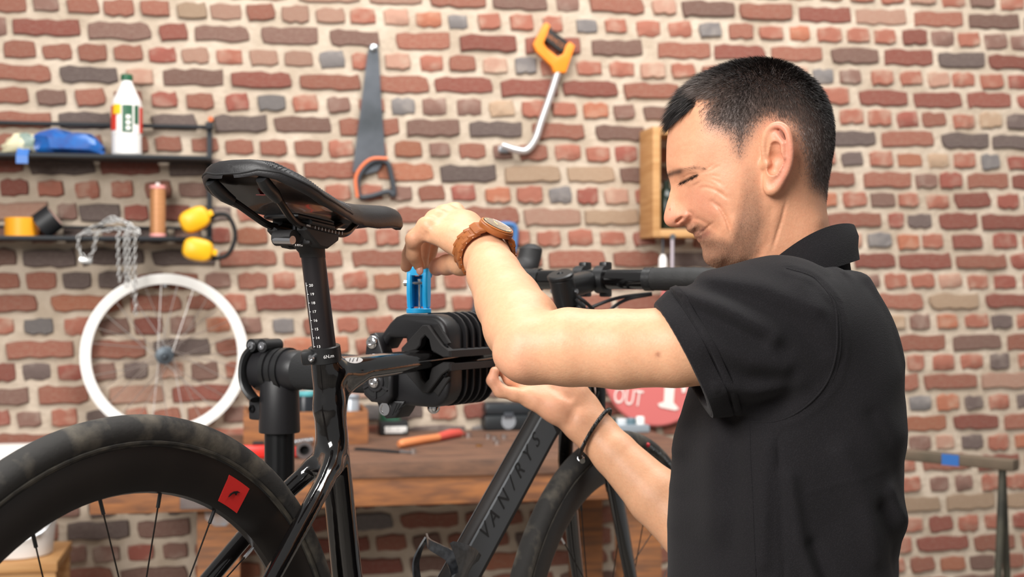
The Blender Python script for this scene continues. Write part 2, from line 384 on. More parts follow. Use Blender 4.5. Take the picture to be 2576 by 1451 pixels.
for k in range(-4, 31):
    zc = Z0-PITCH*k
    if zc < 0.04: break
    toks = ROWS.get(k, '').split(); row = []
    for i in range(0, len(toks), 3): row.append((s_of(float(toks[i])), s_of(float(toks[i+1])), toks[i+2]))
    W = 0.186 if k % 2 == 0 else 0.082; J = 0.026
    def fill(a, b):
        n = max(1, round((b-a-J)/(W+J))); step = (b-a-J)/n
        if step < 0.05: return
        for i in range(n):
            q0 = a+J+i*step+rng.uniform(-.003, .003); q1 = a+(i+1)*step+rng.uniform(-.003, .003)
            dark = (k >= 19)
            c = rng.choice('rrrRbbdrRrobg' if dark else 'rrrrRRrpotbbdrgr'); row.append((q0, q1, c))
    known = sorted(row); ph = S_L - (0.0 if k % 2 == 0 else 0.055)-rng.uniform(0, .12)
    cur = ph
    for (a, b, c) in known:
        if a-cur > W*0.75+2*J: fill(cur, a)
        cur = max(cur, b)
    if S_R-cur > W: fill(cur, S_R)
    for (a, b, c) in row: bricks.append((a, b, zc+rng.uniform(-.0025, .0025), c, k))
def brick_template(wide, seed):
    r2 = random.Random(seed); nx = 6 if wide else 4; ch = 0.09
    pts = []
    def edge(p, q, n, amp):
        for i in range(n):
            t = i/n; pts.append((p[0]+(q[0]-p[0])*t+r2.uniform(-amp, amp)*(0.25 if wide else .5), p[1]+(q[1]-p[1])*t+r2.uniform(-amp, amp)))
    x = .5; y = .5; cx = .03 if wide else .06; cy = .12
    edge((-x+cx, -y), (x-cx, -y), nx, .085); edge((x, -y+cy), (x, y-cy), 2, .045)
    edge((x-cx, y), (-x+cx, y), nx, .085); edge((-x, y-cy), (-x, -y+cy), 2, .045)
    k = len(pts); vs = []; fs = []
    for (b, h) in ((0, -0.004), (0, 0.60), (0.06, 1.0)):
        for (px, py) in pts:
            vs.append((px*(1-b*(0.5 if wide else 1)), h*1.0, py*(1-b*2.2)))
    for i in range(2):
        for j in range(k): fs.append((i*k+j, i*k+(j+1) % k, (i+1)*k+(j+1) % k, (i+1)*k+j))
    vs.append((0, 1.05, 0)); c = len(vs)-1
    for j in range(k): fs.append((2*k+j, 2*k+(j+1) % k, c))
    me = bpy.data.meshes.new('brick'); me.from_pydata(vs, [], fs)
    bm = bmesh.new(); bm.from_mesh(me); bmesh.ops.recalc_face_normals(bm, faces=bm.faces[:]); bm.to_mesh(me); bm.free()
    me.polygons.foreach_set('use_smooth', [True]*len(me.polygons)); me.set_sharp_from_angle(angle=R(40))
    me.materials.append(BM['r']); return me
TW = [brick_template(True, i) for i in range(10)]; TH = [brick_template(False, 50+i) for i in range(10)]
def hidden(px, py):
    if 1700 < px < 2250 and py > 700: return True
    if 1690 < px < 2080 and 190 < py < 680: return True
    if 1250 < px < 1760 and 790 < py < 960: return True
    if 540 < px < 900 and 430 < py < 540: return True
    if py > 1120 and 0 < px < 200: return py > 1150 and py < 1240
    if 240 < px < 1700 and 1085 < py < 1240: return True
    if 630 < px < 930 and 860 < py < 1090: return True
    if 950 < px < 1200 and 800 < py < 990: return True
    return False
cand = []
for i, (a, b, zc, c, k) in enumerate(bricks):
    px, d = px_of((a+b)/2); py = CY-(zc-CAMZ)/d*F
    inside = -20 < px < 2596 and -20 < py < 1471
    cand.append(((0 if inside and not hidden(px, py) else 1), -(b-a)/d if inside else 9, i))
cand.sort(); single = set(i for _, _, i in cand[:298])
rest_v, rest_f, rest_m = [], [], []
order = list(BM)
for i, (a, b, zc, c, k) in enumerate(bricks):
    wide = (b-a) > 0.13; T = rng.choice(TW if wide else TH)
    h = PITCH-(0.019 if not wide else 0.018)+rng.uniform(-.004, .003); dep = 0.008+rng.uniform(-.003, .004)
    M = WM((a+b)/2, 0, zc) @ Matrix.Rotation(rng.uniform(-.012, .012), 4, 'Y') @ Matrix.Diagonal((b-a+0.004, dep, h, 1))
    if rng.random() < .5: M = M @ Matrix.Rotation(math.pi, 4, 'Y')
    if i in single: child('brick', T, wall, M, BM[c])
    else:
        o = len(rest_v); rest_v += [tuple(M @ v.co) for v in T.vertices]
        for p in T.polygons: rest_f.append(tuple(o+q for q in p.vertices)); rest_m.append(order.index(c))
me = mesh_of('brick_courses', rest_v, rest_f, None, wall, None, 40)
for kx in order: me.materials.append(BM[kx])
me.polygons.foreach_set('material_index', rest_m)
link('brick_courses', me, None, wall, None, 'stuff', rest_v)
# ================================================================ things on the wall
ZBENCH = 0.964
BLK = mat('black_steel', '#23262a', 0.55, 0.3); STEEL = mat('steel', '#b9bcc0', 0.3, 1.0); ZINC = mat('zinc', '#c9c8c6', 0.35, 1.0)
WHITE = mat('white_plastic', '#efece8', 0.4); YEL = mat('yellow_plastic', '#f0b416', 0.4); RUB = mat('rubber', '#1b1b1c', 0.75)
ORG_ = mat('orange_plastic', '#f08a1e', 0.45); GREY = mat('dark_grey_plastic', '#3c4046', 0.6)
WOODL = mat('pale_wood', '#c99a66', 0.6, col2='#b5834f', nscale=6, stretch=(1, 1, 12), bump=0.15)
WOODO = mat('worn_orange_wood', '#9a6238', 0.7, col2='#6f4a32', nscale=5, stretch=(1.5, 1.5, 14), bump=0.3, bscale=40)
WOODH = mat('worn_orange_wood_across', '#a2683c', 0.7, col2='#754c33', nscale=5, stretch=(1.2, 9, 14), bump=0.3, bscale=40)
WOODT = mat('bench_top_wood', '#7d5a45', 0.75, col2='#5d4538', nscale=5, stretch=(2, 9, 9), bump=0.4, bscale=40)
def wz(px, py, off): return WS(px, py, off)
# ---- shelf rack
s0, zt = wz(527, 320, .02); sE, _ = wz(-160, 300, .02)
z_top = wz(527, 320, .02)[1]; z_sh = wz(300, 388, .14)[1]; z_lo = wz(300, 594, .14)[1]
rack = thing('wall_shelf', 'black steel two tier shelf rack screwed to the brick wall', 'shelf', WM(s0-.4, .08, z_lo-.01).translation)
M = WM(0, 0, 0)
def wtube(name, pts, r, m, par, n=10): return MB(M).tube(pts, r, n).build(name, m, par)
wtube('back_rail', [(sE, .02, z_top), (s0, .02, z_top)], .006, BLK, rack)
wtube('lower_rail', [(sE, .02, z_lo+.03), (s0, .02, z_lo+.03)], .004, BLK, rack)
for so in (s0, sE):
    MB(M).box((so, .018, (z_top+z_lo)/2-.008), (.015, .018, z_top-z_lo+.03), bev=.002).build('upright', BLK, rack)
    MB(M).box((so, .03, z_top+.002), (.022, .03, .02), bev=.002).build('bracket', BLK, rack)
    for z in (z_sh, z_lo): MB(M).tube([(so, .02, z-.006), (so, .145, z-.006)], .005, 8).build('bracket_arm', BLK, rack)
for z in (z_sh, z_lo): MB(M).box(((s0+sE)/2, .078, z-.006), (s0-sE+.02, .136, .011), bev=.002).build('shelf_board', BLK, rack)
sp, zp = wz(530, 300, .02)
pl = MB(M).tube([(sp, 0, zp), (sp, .025, zp)], .008, 10).build('wall_plug', mat('orange_plug', '#c8642f', 0.5))
tag(pl, 'small orange plug in the wall above the shelf end', 'wall plug')
# ---- bottle
sb, _ = wz(319, 380, .085); zb = z_sh
dB = (WM(sb, .085, 0).translation).y; pm = dB/F
H = (382-178)*pm; rb = 36.5*pm
bot = thing('plastic_bottle', 'white plastic bottle with green cap and red and green label on upper shelf', 'bottle', WM(sb, .085, zb).translation)
Mb = WM(sb, .085, zb)
MB(Mb).lathe([(rb*.9, 0), (rb, .006), (rb*.99, .05), (rb, .06), (rb, .148), (rb*.95, .160), (rb*.62, .188), (rb*.38, .212), (rb*.36, .222)], (0, 0, 0), (0, 0, 1), 28).build('body', WHITE, bot)
MB(Mb).lathe([(rb*.40, .218), (rb*.42, .221), (rb*.40, H), (rb*.3, H+.002)], (0, 0, 0), (0, 0, 1), 18).build('cap', mat('green_cap', '#1d5a3c', 0.45), bot)
def patch(Mx, r, a0, a1, z0, z1, name, m, par, n=8):
    vs = []; fs = []
    for k in range(n+1):
        a = R(a0+(a1-a0)*k/n)
        for (q, zz) in ((r, z0), (r, z1), (r-.001, z1), (r-.001, z0)): vs.append((math.sin(a)*q, math.cos(a)*q, zz))
    for k in range(n):
        for j in range(4): fs.append((k*4+j, k*4+(j+1) % 4, k*4+4+(j+1) % 4, k*4+4+j))
    fs += [(0, 1, 2, 3), tuple(n*4+j for j in (3, 2, 1, 0))]
    mbp = MB(Mx); mbp.add(vs, fs); return mbp.build(name, m, par)
RED = mat('label_red', '#d63b2a', 0.5); GRN = mat('label_green', '#2a5c40', 0.5); YL2 = mat('label_yellow', '#f2c422', 0.5); LW = mat('label_white', '#f1ece6', 0.5)
lab = patch(Mb, rb+.0012, -95, 95, .062, .146, 'label', LW, bot)
patch(Mb, rb+.0022, -92, -38, .072, .143, 'red_panel', RED, lab); patch(Mb, rb+.0030, -52, -18, .118, .146, 'yellow_spot', YL2, lab)
patch(Mb, rb+.0022, -12, 26, .066, .144, 'green_panel', GRN, lab); patch(Mb, rb+.0022, 34, 52, .090, .144, 'green_strip', GRN, lab)
patch(Mb, rb+.0022, 60, 92, .066, .140, 'red_strip', RED, lab)
for z0 in (.072, .088, .104): patch(Mb, rb+.003, 2, 18, z0, z0+.011, 'label_mark', LW, lab)
# ---- crumpled blue package
sa, _ = wz(8, 370, .08); sc, _ = wz(260, 370, .08)
def lumpy(s_list, hw, z0, hts, seed, o0=.085):
    rr = random.Random(seed); rings = []
    for s_, h, wd in zip(s_list, hts, hw):
        ring = []
        for j in range(14):
            a = 2*math.pi*j/14; ca, sa2 = math.cos(a), math.sin(a)
            ring.append((s_+rr.uniform(-.010, .010), o0+wd*math.copysign(abs(ca)**.6, ca)+rr.uniform(-.007, .007), z0+h/2+h/2*math.copysign(abs(sa2)**.6, sa2)*(1 if sa2 < 0 else rr.uniform(.55, 1.15))))
        rings.append(ring)
    return rings
pk = thing('plastic_package', 'crumpled blue and cream plastic package lying on the upper shelf', 'package', WM((sa+sc)/2, .085, z_sh).translation)
ss = [sa+(sc-sa)*t for t in (.30, .38, .5, .62, .75, .86, .95, 1.0)]
MB(M).loft(lumpy(ss, [.04, .05, .055, .055, .052, .05, .045, .03], z_sh, [.050, .068, .07, .074, .07, .066, .05, .03], 3)).build('blue_wrap', mat('blue_film', '#1766b4', 0.3, col2='#2d4f93', nscale=30), pk, angle=22)
ss = [sa+(sc-sa)*t for t in (0, .08, .16, .24, .33)]
MB(M).loft(lumpy(ss, [.02, .04, .045, .05, .045], z_sh, [.02, .045, .058, .064, .055], 5)).build('cream_end', mat('cream_film', '#e6ddb9', 0.4, col2='#7f8f86', nscale=28, nlo=.5, nhi=.6), pk, angle=50)
st, _ = wz(58, 380, .15)
MB(M).loft([[(st-.018+i*.002, .10, z_sh+.03), (st+.014, .10, z_sh+.03), (st+.014, .11, z_sh+.03), (st-.018, .11, z_sh+.03)] if i == 0 else
            [(st-.018, .150, z_sh+.012-i*.022), (st+.014, .150, z_sh+.012-i*.022), (st+.014, .156, z_sh+.012-i*.022), (st-.018, .156, z_sh+.012-i*.022)] for i in range(3)]).build('hanging_flap', mat('blue_flap', '#3b6fb8', 0.4), pk)
# ---- tape rolls
s_, _ = wz(54, 580, .08)
def roll(name, Mx, ro, ri, h, m, label):
    t = thing(name, label, 'tape roll', Mx.translation, None)
    MB(Mx).lathe([(ri+.003, 0), (ro, 0), (ro, h), (ri+.003, h), (ri+.003, 0)], (0, 0, 0), (0, 0, 1), 28).build('tape', m, t)
    MB(Mx).lathe([(ri, -.0005), (ri+.003, -.0005), (ri+.003, h+.0005), (ri, h+.0005), (ri, -.0005)], (0, 0, 0), (0, 0, 1), 28).build('core', mat('card_core', '#c9a79b', 0.8), t)
roll('tape_roll', WM(s_, .075, z_lo), .047, .03, .053, mat('orange_tape', '#f2a31c', 0.45), 'orange adhesive tape roll lying flat on the lower shelf')
s_, _ = wz(112, 540, .08)
Mx = WM(s_+.002, .080, z_lo+.0375) @ Matrix.Rotation(R(52), 4, 'Y') @ Matrix.Translation((0, 0, -.018))
roll('tape_roll', Mx, .040, .028, .052, mat('black_tape', '#1d1d1f', 0.5), 'black adhesive tape roll leaning on the orange roll')
# ---- chain
lk = MB(); lk.tube(smooth_path([(0, 0, .0085), (.0042, 0, .005), (.0042, 0, -.005), (0, 0, -.0085), (-.0042, 0, -.005), (-.0042, 0, .005)], 3, True), .0017, 6, closed=True)
lme = mesh_of('link', lk.v, lk.f, ZINC, None, (0, 0, 0), 180)
sc0, _ = wz(330, 590, .1)
chain = thing('steel_chain', 'galvanised steel chain heaped on the lower shelf with strands hanging down', 'chain', WM(sc0, .1, z_lo).translation)
def chain_path(pts, step=.0135, jit=0):
    pts = smooth_path(pts, 12); acc = 0; k = 0; last = pts[0]; nxt = 0
    for a, b in zip(pts[:-1], pts[1:]):
        L = (b-a).length
        while nxt <= acc+L:
            p = a+(b-a)*((nxt-acc)/max(L, 1e-9)); t = (b-a).normalized()
            x, y, z = frame_from(t, (0, 1, .01)); ang = (k % 2)*math.pi/2+.4
            Mr = Matrix((x, y, z)).transposed().to_4x4()
            child('link', lme, chain, M @ Matrix.Translation(p) @ Mr @ Matrix.Rotation(ang, 4, 'Z')); k += 1; nxt += step
        acc += L
def ws(px, py, off): q = wz(px, py, off); return (q[0], off, q[1])
zc = z_lo+.006
for (pth) in ([ws(205, 588, .09), ws(235, 570, .09), ws(270, 560, .10), ws(310, 556, .09), ws(345, 578, .10)],
              [ws(212, 586, .12), ws(250, 583, .12), ws(300, 575, .12), ws(345, 586, .12)],
              [ws(255, 566, .08), ws(275, 548, .08), ws(300, 552, .08), ws(330, 570, .08)],
              [ws(300, 586, .15), ws(297, 600, .152), ws(298, 650, .152), ws(301, 712, .152)],
              [ws(318, 584, .15), ws(314, 600, .152), ws(315, 650, .152), ws(318, 715, .152)],
              [ws(326, 584, .15), ws(324, 600, .152), ws(325, 640, .152), ws(327, 712, .152)],
              [ws(345, 584, .15), ws(340, 600, .152), ws(339, 690, .152), ws(341, 785, .152)],
              [ws(205, 588, .15), ws(197, 600, .152), ws(200, 630, .152), ws(212, 648, .152)],
              [ws(245, 588, .15), ws(241, 600, .152), ws(235, 630, .152), ws(225, 648, .152)]): chain_path(pth)
a = Vector(ws(216, 656, .152)); MB(M).box(a, (.036, .016, .016), Matrix.Rotation(R(8), 3, 'Y'), bev=.003).build('shackle', ZINC, chain)
# ---- spool
s_, _ = wz(397, 580, .09)
sp = thing('wire_spool', 'tall copper coloured spool with pink ends on lower shelf', 'spool', WM(s_, .09, z_lo).translation)
Mx = WM(s_, .09, z_lo); rs = 19*pm; hs = 130*pm
MB(Mx).lathe([(rs, .010), (rs*1.02, .02), (rs, .04), (rs*1.02, hs*.5), (rs, hs-.02), (rs*.99, hs-.010)], (0, 0, 0), (0, 0, 1), 24).build('winding', mat('copper_thread', '#c98f62', 0.45, 0.2, col2='#b07a4e', nscale=8, stretch=(1, 1, 60)), sp)
for z in (0, hs-.010): MB(Mx).lathe([(rs*1.02, z), (rs*1.06, z+.002), (rs*1.06, z+.008), (rs*1.02, z+.010)], (0, 0, 0), (0, 0, 1), 24).build('end_cap', mat('pink_card', '#e29a94', 0.6), sp)
MB(Mx).lathe([(rs*.3, hs), (rs*.3, hs+.008)], (0, 0, 0), (0, 0, 1), 12).build('spindle_tip', LW, sp)
# ---- ear defenders
ed = thing('ear_defenders', 'yellow ear defenders with black headband hanging on the shelf end', 'ear defenders', WM(wz(510, 590, .12)[0], .12, z_lo-.05).translation)
for (q, hz) in (((490, 552), .5), ((498, 628), -.5)):
    c = Vector(ws(q[0], q[1], .175)); Mx = M @ Matrix.Translation(c) @ Matrix.Rotation(R(-25 if hz > 0 else 12), 4, 'Y')
    cup = MB(Mx); rings = []
    for (h, k) in ((-.028, .55), (-.026, .85), (-.012, 1.0), (.006, 1.0), (.020, .86), (.027, .5)):
        rings.append([(.044*k*math.copysign(abs(math.cos(a))**.7, math.cos(a)), h, .034*k*math.copysign(abs(math.sin(a))**.7, math.sin(a))) for a in [2*math.pi*j/20 for j in range(20)]])
    cup.loft(rings).build('ear_cup', YEL, ed)
    cu = MB(Mx); cu.lathe([(.030, -.030), (.034, -.038), (.030, -.046), (.016, -.046)], (0, 0, 0), (0, 1, 0), 18).build('cushion', RUB, ed)
    MB(Mx).box((.040, .0, -.004*hz), (.03, .02, .018), bev=.004).build('hinge', YEL, ed)
bp = [ws(520, 560, .16), ws(545, 540, .16), ws(575, 545, .16), ws(592, 590, .16), ws(575, 638, .16), ws(540, 650, .16), ws(520, 640, .16)]
MB(M).tube(smooth_path(bp, 6), .011, 10, sx=.6, up=(0, 1, 0)).build('headband', RUB, ed)
# ---- white wheel
cw = ws(415, 899, .05); dW = (M @ Vector(cw)).y; Rw = 205*dW/F
cw = (cw[0], cw[1], ZBENCH+Rw+.0005)
wheel = thing('bicycle_wheel', 'bare bicycle wheel with white rim hung flat on the brick wall', 'wheel', M @ Vector((cw[0], cw[1], cw[2]-Rw)))
Mw = M @ Matrix.Translation(cw)
prof = [(Rw-.030, -.008), (Rw-.030, .008), (Rw-.010, .012), (Rw, .0105), (Rw-.002, .008), (Rw-.002, -.008), (Rw, -.0105), (Rw-.010, -.012), (Rw-.030, -.008)]
MB(Mw).lathe(prof, (0, 0, 0), (0, 1, 0), 72).build('rim', mat('white_rim', '#f6f4ef', 0.3), wheel)
spm = mat('spoke_steel', '#cfcac6', 0.35, 0.9)
for i in range(28):
    a = 2*math.pi*i/28+.05; sd = 1 if i % 2 else -1; tw = (.42 if (i//2) % 2 else -.42)
    MB(Mw).tube([(.022*math.cos(a+tw*2.2), sd*.026, .022*math.sin(a+tw*2.2)), ((Rw-.028)*math.cos(a), 0, (Rw-.028)*math.sin(a))], .0013, 5).build('spoke', spm, wheel)
MB(Mw).lathe([(.006, -.045), (.008, -.04), (.010, -.030), (.026, -.028), (.026, -.024), (.012, -.018), (.012, .018), (.026, .024), (.026, .028), (.010, .030), (.008, .04), (.006, .045)], (0, 0, 0), (0, 1, 0), 20).build('hub', mat('hub_grey', '#5d646a', 0.4, 0.8), wheel)
MB(M).tube([(cw[0], 0, cw[2]+Rw-.031-.004), (cw[0], .055, cw[2]+Rw-.031-.004)], .004, 8).build('hanging_nail', STEEL, wheel)
# ---- hand saw
saw = thing('hand_saw', 'hand saw with dark blade and orange and grey handle hung blade up', 'saw', M @ Vector(ws(950, 500, .02)))
def wp2(lst, off): return [wz(x, y, off) for x, y in lst]
def wprism(name, poly, off, th, m, par, bev=.0):
    mbq = MB(M); mbq.prism(wp2(poly, off), (0, off, 0), (1, 0, 0), (0, 0, 1), (0, th, 0), bev); return mbq.build(name, m, par)
teeth = []; n = 60
for i in range(n+1):
    t = i/n; x = 928-(928-889)*t; y = 125+(430-125)*t; teeth += [(x, y), (x-4.5, y+2.5)]
wprism('blade', [(930, 112), (951, 112), (953, 140), (957, 220), (970, 400), (950, 430), (905, 442), (889, 432)]+teeth[::-1], .018, .0012, mat('saw_blade', '#4b4f53', 0.45, 0.6, col2='#6b6f76', nscale=6), saw)
def wloop(name, pts, r, off, m, par, sx=.7, closed=True, n=10):
    return MB(M).tube(smooth_path([ws(x, y, off) for x, y in pts], 4, closed), r, n, closed=closed, sx=sx, up=(0, 1, 0)).build(name, m, par)
wloop('handle', [(903, 492), (903, 445), (935, 408), (972, 408), (984, 440), (991, 490), (975, 482), (930, 494)], .012, .022, GREY, saw)
wloop('handle_trim', [(899, 497), (896, 442), (930, 402), (975, 399)], .0085, .029, mat('saw_orange', '#e0764a', 0.5), saw, closed=False)
MB(M).lathe([(.012, .0), (.012, .004), (.007, .007)], ws(940, 121, .0195), (0, 1, 0), 14).build('hanging_screw', STEEL, saw)
# ---- hacksaw
hk = thing('hacksaw', 'hacksaw frame with orange handle and bent silver tube on the wall', 'hacksaw', M @ Vector(ws(1340, 385, .03)))
wloop('frame_tube', [(1404, 180), (1385, 240), (1362, 305), (1347, 350), (1325, 378), (1297, 377), (1262, 366)], .0115, .03, mat('satin_alu', '#d9d6d6', 0.35, 0.7), hk, 1.0, False, 12)
wprism('handle', [(1364, 64), (1372, 60), (1381, 68), (1364, 112), (1372, 124), (1400, 146), (1413, 138), (1420, 116), (1430, 108), (1443, 118), (1432, 150), (1420, 186), (1390, 186), (1383, 168), (1345, 132), (1338, 114)], .018, .024, ORG_, hk, .004)
gr = wprism('grip', [(1380, 68), (1388, 80), (1424, 106), (1421, 118), (1412, 136), (1398, 128), (1374, 108), (1366, 98)], .020, .020, mat('grip_black', '#26221f', 0.7), hk, .003)
c = M @ Vector(ws(1396, 102, .0405)); ax = (M.to_3x3() @ (Vector(ws(1424, 116, 0))-Vector(ws(1380, 84, 0)))).normalized()
up = -ax.cross(-WN)
text('maker_mark', 'BAHCO', axes(c, ax, WN.cross(ax)), .020, mat('orange_print', '#b0683a', 0.6), hk)
MB(M).box(ws(1266, 376, .03), (.03, .012, .02), bev=.003).build('blade_pin', STEEL, hk)
MB(M).tube([ws(1397, 160, 0), ws(1397, 160, .03)], .003, 8).build('hanging_nail', STEEL, hk)
# ---- saw with blue handle behind the arm
s2 = thing('hand_saw', 'saw with blue plastic handle hung on the wall, blade downward', 'saw', M @ Vector(ws(1200, 830, .02)))
wloop('handle', [(1240, 570), (1290, 566), (1296, 600), (1285, 640), (1240, 640), (1222, 605)], .013, .024, mat('blue_handle', '#3d6fa6', 0.5), s2)
wprism('blade', [(1215, 630), (1262, 650), (1205, 825), (1180, 815)], .02, .0012, MATS['saw_blade'], s2)
# ---- open wooden box on the wall
a0 = wz(1642, 330, .16); a1 = wz(1850, 330, .16); zb0 = wz(1645, 596, .16)[1]; zb1 = wz(1645, 318, .16)[1]
bx = thing('wooden_box', 'open pale wooden box mounted on the wall as a shelf', 'box', M @ Vector(((a0[0]+a1[0])/2, .08, zb0)))
wd = a1[0]-a0[0]; T = .024
MB(M).box((a0[0]+T/2, .090, (zb0+zb1)/2), (T, .145, zb1-zb0), bev=.002).build('side_panel', WOODL, bx)
MB(M).box((a1[0]-T/2, .090, (zb0+zb1)/2), (T, .145, zb1-zb0), bev=.002).build('side_panel', WOODL, bx)
MB(M).box(((a0[0]+a1[0])/2, .091, zb0+T/2), (wd-2*T+.001, .142, T), bev=.002).build('bottom_board', WOODL, bx)
MB(M).box(((a0[0]+a1[0])/2, .090, zb1-T/2), (wd-2*T+.001, .142, T), bev=.002).build('top_board', WOODL, bx)
Mx = WM(a0[0]+.065, .09, zb0+T)
t = MB(Mx).lathe([(.028, 0), (.030, .004), (.030, .10), (.022, .12), (.011, .135), (.011, .155)], (0, 0, 0), (0, 0, 1), 20).build('dark_bottle', mat('green_glass', '#1c2a20', 0.2))
tag(t, 'small dark green bottle standing inside the wooden wall box', 'bottle')
s_, z_ = wz(1691, 605, .165)
rod = thing('hanging_rod', 'thin pale metal rod hanging from the wooden wall box', 'rod', WM(s_, .165, wz(1691, 740, .165)[1]).translation)
MB(M).tube([(s_, .166, z_+.02), (s_, .166, wz(1691, 740, .165)[1])], .0055, 10).build('shaft', mat('pale_steel', '#c8bcc4', 0.4, 0.5), rod)
MB(M).tube([(s_, .164, z_+.012), (s_, .172, z_+.012)], .009, 10).build('hook', STEEL, rod)
s_, z_ = wz(1671, 640, .165)
ht = thing('hanging_tube', 'small white tube hanging on a hook under the wooden box', 'tube', WM(s_, .15, wz(1671, 730, .165)[1]).translation)
Mx = WM(s_, .15, 0)
MB(Mx).lathe([(.011, wz(1671, 730, .165)[1]), (.013, z_-.03), (.012, z_-.012), (.006, z_)], (0, 0, 0), (0, 0, 1), 16).build('body', WHITE, ht)
MB(Mx).tube([(0, 0, z_-.002), (0, 0, zb0+.002)], .003, 8).build('hook', GREY, ht)
# ================================================================ work bench
ZB = ZBENCH; BD = 0.74                             # bench top height, depth
def bench_pt(px, py):                              # point of the bench top under a pixel
    d = (CAMZ-ZB)*F/(py-CY); return P(px, py, d)
def to_wall(p): q = p-WO; return q.dot(WU), q.dot(WN)
sl = (P(222, 1180, 3.25)-WO).dot(WU); sr = (P(1790, 1150, 3.6)-WO).dot(WU)
bench = thing('workbench', 'old wooden workbench with thick worn apron along the brick wall', 'workbench', WM((sl+sr)/2, .4, 0).translation)
nb = 5; bw = (BD-.012)/nb
for i in range(nb):
    MB(M).box(((sl+sr)/2, .022+bw*(i+.5), ZB-.02), (sr-sl, bw-.002, .04), bev=.002).build('top_plank', WOODT, bench)
zt = ZB-.041
MB(M).box(((sl+sr)/2, BD-.012, zt-.035), (sr-sl-.002, .03, .070), bev=.003).build('front_apron', WOODH, bench)
MB(M).box((sl+.09*3.1, BD+.0045, zt-.035), (.13, .003, .055), bev=.001).build('steel_plate', mat('worn_plate', '#5f5350', 0.6, col2='#7b6f6b', nscale=12), bench)
MB(M).box((sl+.09*4.9, BD+.0045, zt-.03), (.045, .003, .05), bev=.001).build('paint_patch', mat('blue_grey_paint', '#8c949c', 0.7, col2='#9c7b62', nscale=20), bench)
for px in (552, 1650):
    s_ = (P(px, 1300, 3.45)-WO).dot(WU)
    lg = MB(M).box((s_, BD-.075, (zt)/2), (.105, .09, zt), bev=.004).build('leg', WOODO, bench)
    MB(M).box((s_, .09, zt/2), (.09, .08, zt), bev=.004).build('leg', WOODO, bench)
    if px < 1000:
        MB(M).lathe([(.042, 0), (.040, .003), (.0, .004)], (s_+.004, BD-.032, zt-.075), (0, 1, 0), 9).build('paint_blotch', MATS['blue_grey_paint'], lg)
        MB(M).lathe([(.013, 0), (.013, .0015), (0, .0016)], (s_+.008, BD-.0305, zt-.20), (0, 1, 0), 14).build('dark_knot', mat('dark_knot', '#1d130d', 0.9), lg)
# ---- crate with jars
p0 = bench_pt(612, 1121); p1 = bench_pt(928, 1119); c0 = to_wall(p0); c1 = to_wall(p1); fo = (c0[1]+c1[1])/2
cr = thing('wooden_crate', 'low open wooden crate standing on the workbench', 'crate', WM((c0[0]+c1[0])/2, fo-.1, ZB).translation)
cl, crr = c0[0], c1[0]; ch = .092
MB(M).box(((cl+crr)/2, fo-.006, ZB+ch/2), (crr-cl, .012, ch), bev=.002).build('front_board', WOODH, cr)
MB(M).box(((cl+crr)/2, fo-.214, ZB+ch/2), (crr-cl, .012, ch), bev=.002).build('back_board', WOODH, cr)
for s_ in (cl+.006, crr-.006): MB(M).box((s_, fo-.11, ZB+ch/2+.002), (.012, .196, ch+.004), bev=.002).build('end_board', WOODO, cr)
MB(M).box(((cl+crr)/2, fo-.11, ZB+.006), (crr-cl-.025, .194, .010)).build('base_board', WOODO, cr)
def jar(px, yt, yb, off, rpx, mb_, ml, label, lidh=.012):
    z0 = ZB+.011; s_, zt_ = wz(px, yt, off); dd = (WM(s_, off, 0).translation).y; r_ = rpx*dd/F
    t = thing('jar', label, 'jar', WM(s_, off, z0).translation); Mx = WM(s_, off, z0); h = zt_-z0
    MB(Mx).lathe([(r_*.95, 0), (r_, .004), (r_, h-lidh-.006), (r_*.9, h-lidh)], (0, 0, 0), (0, 0, 1), 20).build('body', mb_, t)
    MB(Mx).lathe([(r_*1.02, h-lidh), (r_*1.04, h-lidh+.002), (r_*1.04, h-.002), (r_*.98, h)], (0, 0, 0), (0, 0, 1), 20).build('lid', ml, t)
jar(768, 984, 1040, fo-.06, 23, mat('dark_jar', '#22252a', 0.3), mat('teal_lid', '#5fb3ba', 0.4), 'dark jar with teal lid standing in the wooden crate')
jar(884, 992, 1040, fo-.06, 20, mat('grey_tin', '#b4bac0', 0.35, 0.4), mat('grey_lid', '#9aa2aa', 0.35, 0.4), 'pale grey tin standing in the wooden crate')
jar(648, 975, 1040, fo-.06, 20, mat('amber_jar', '#b06a3c', 0.4), mat('brown_lid', '#7c4a2c', 0.5), 'amber brown jar standing in the wooden crate')
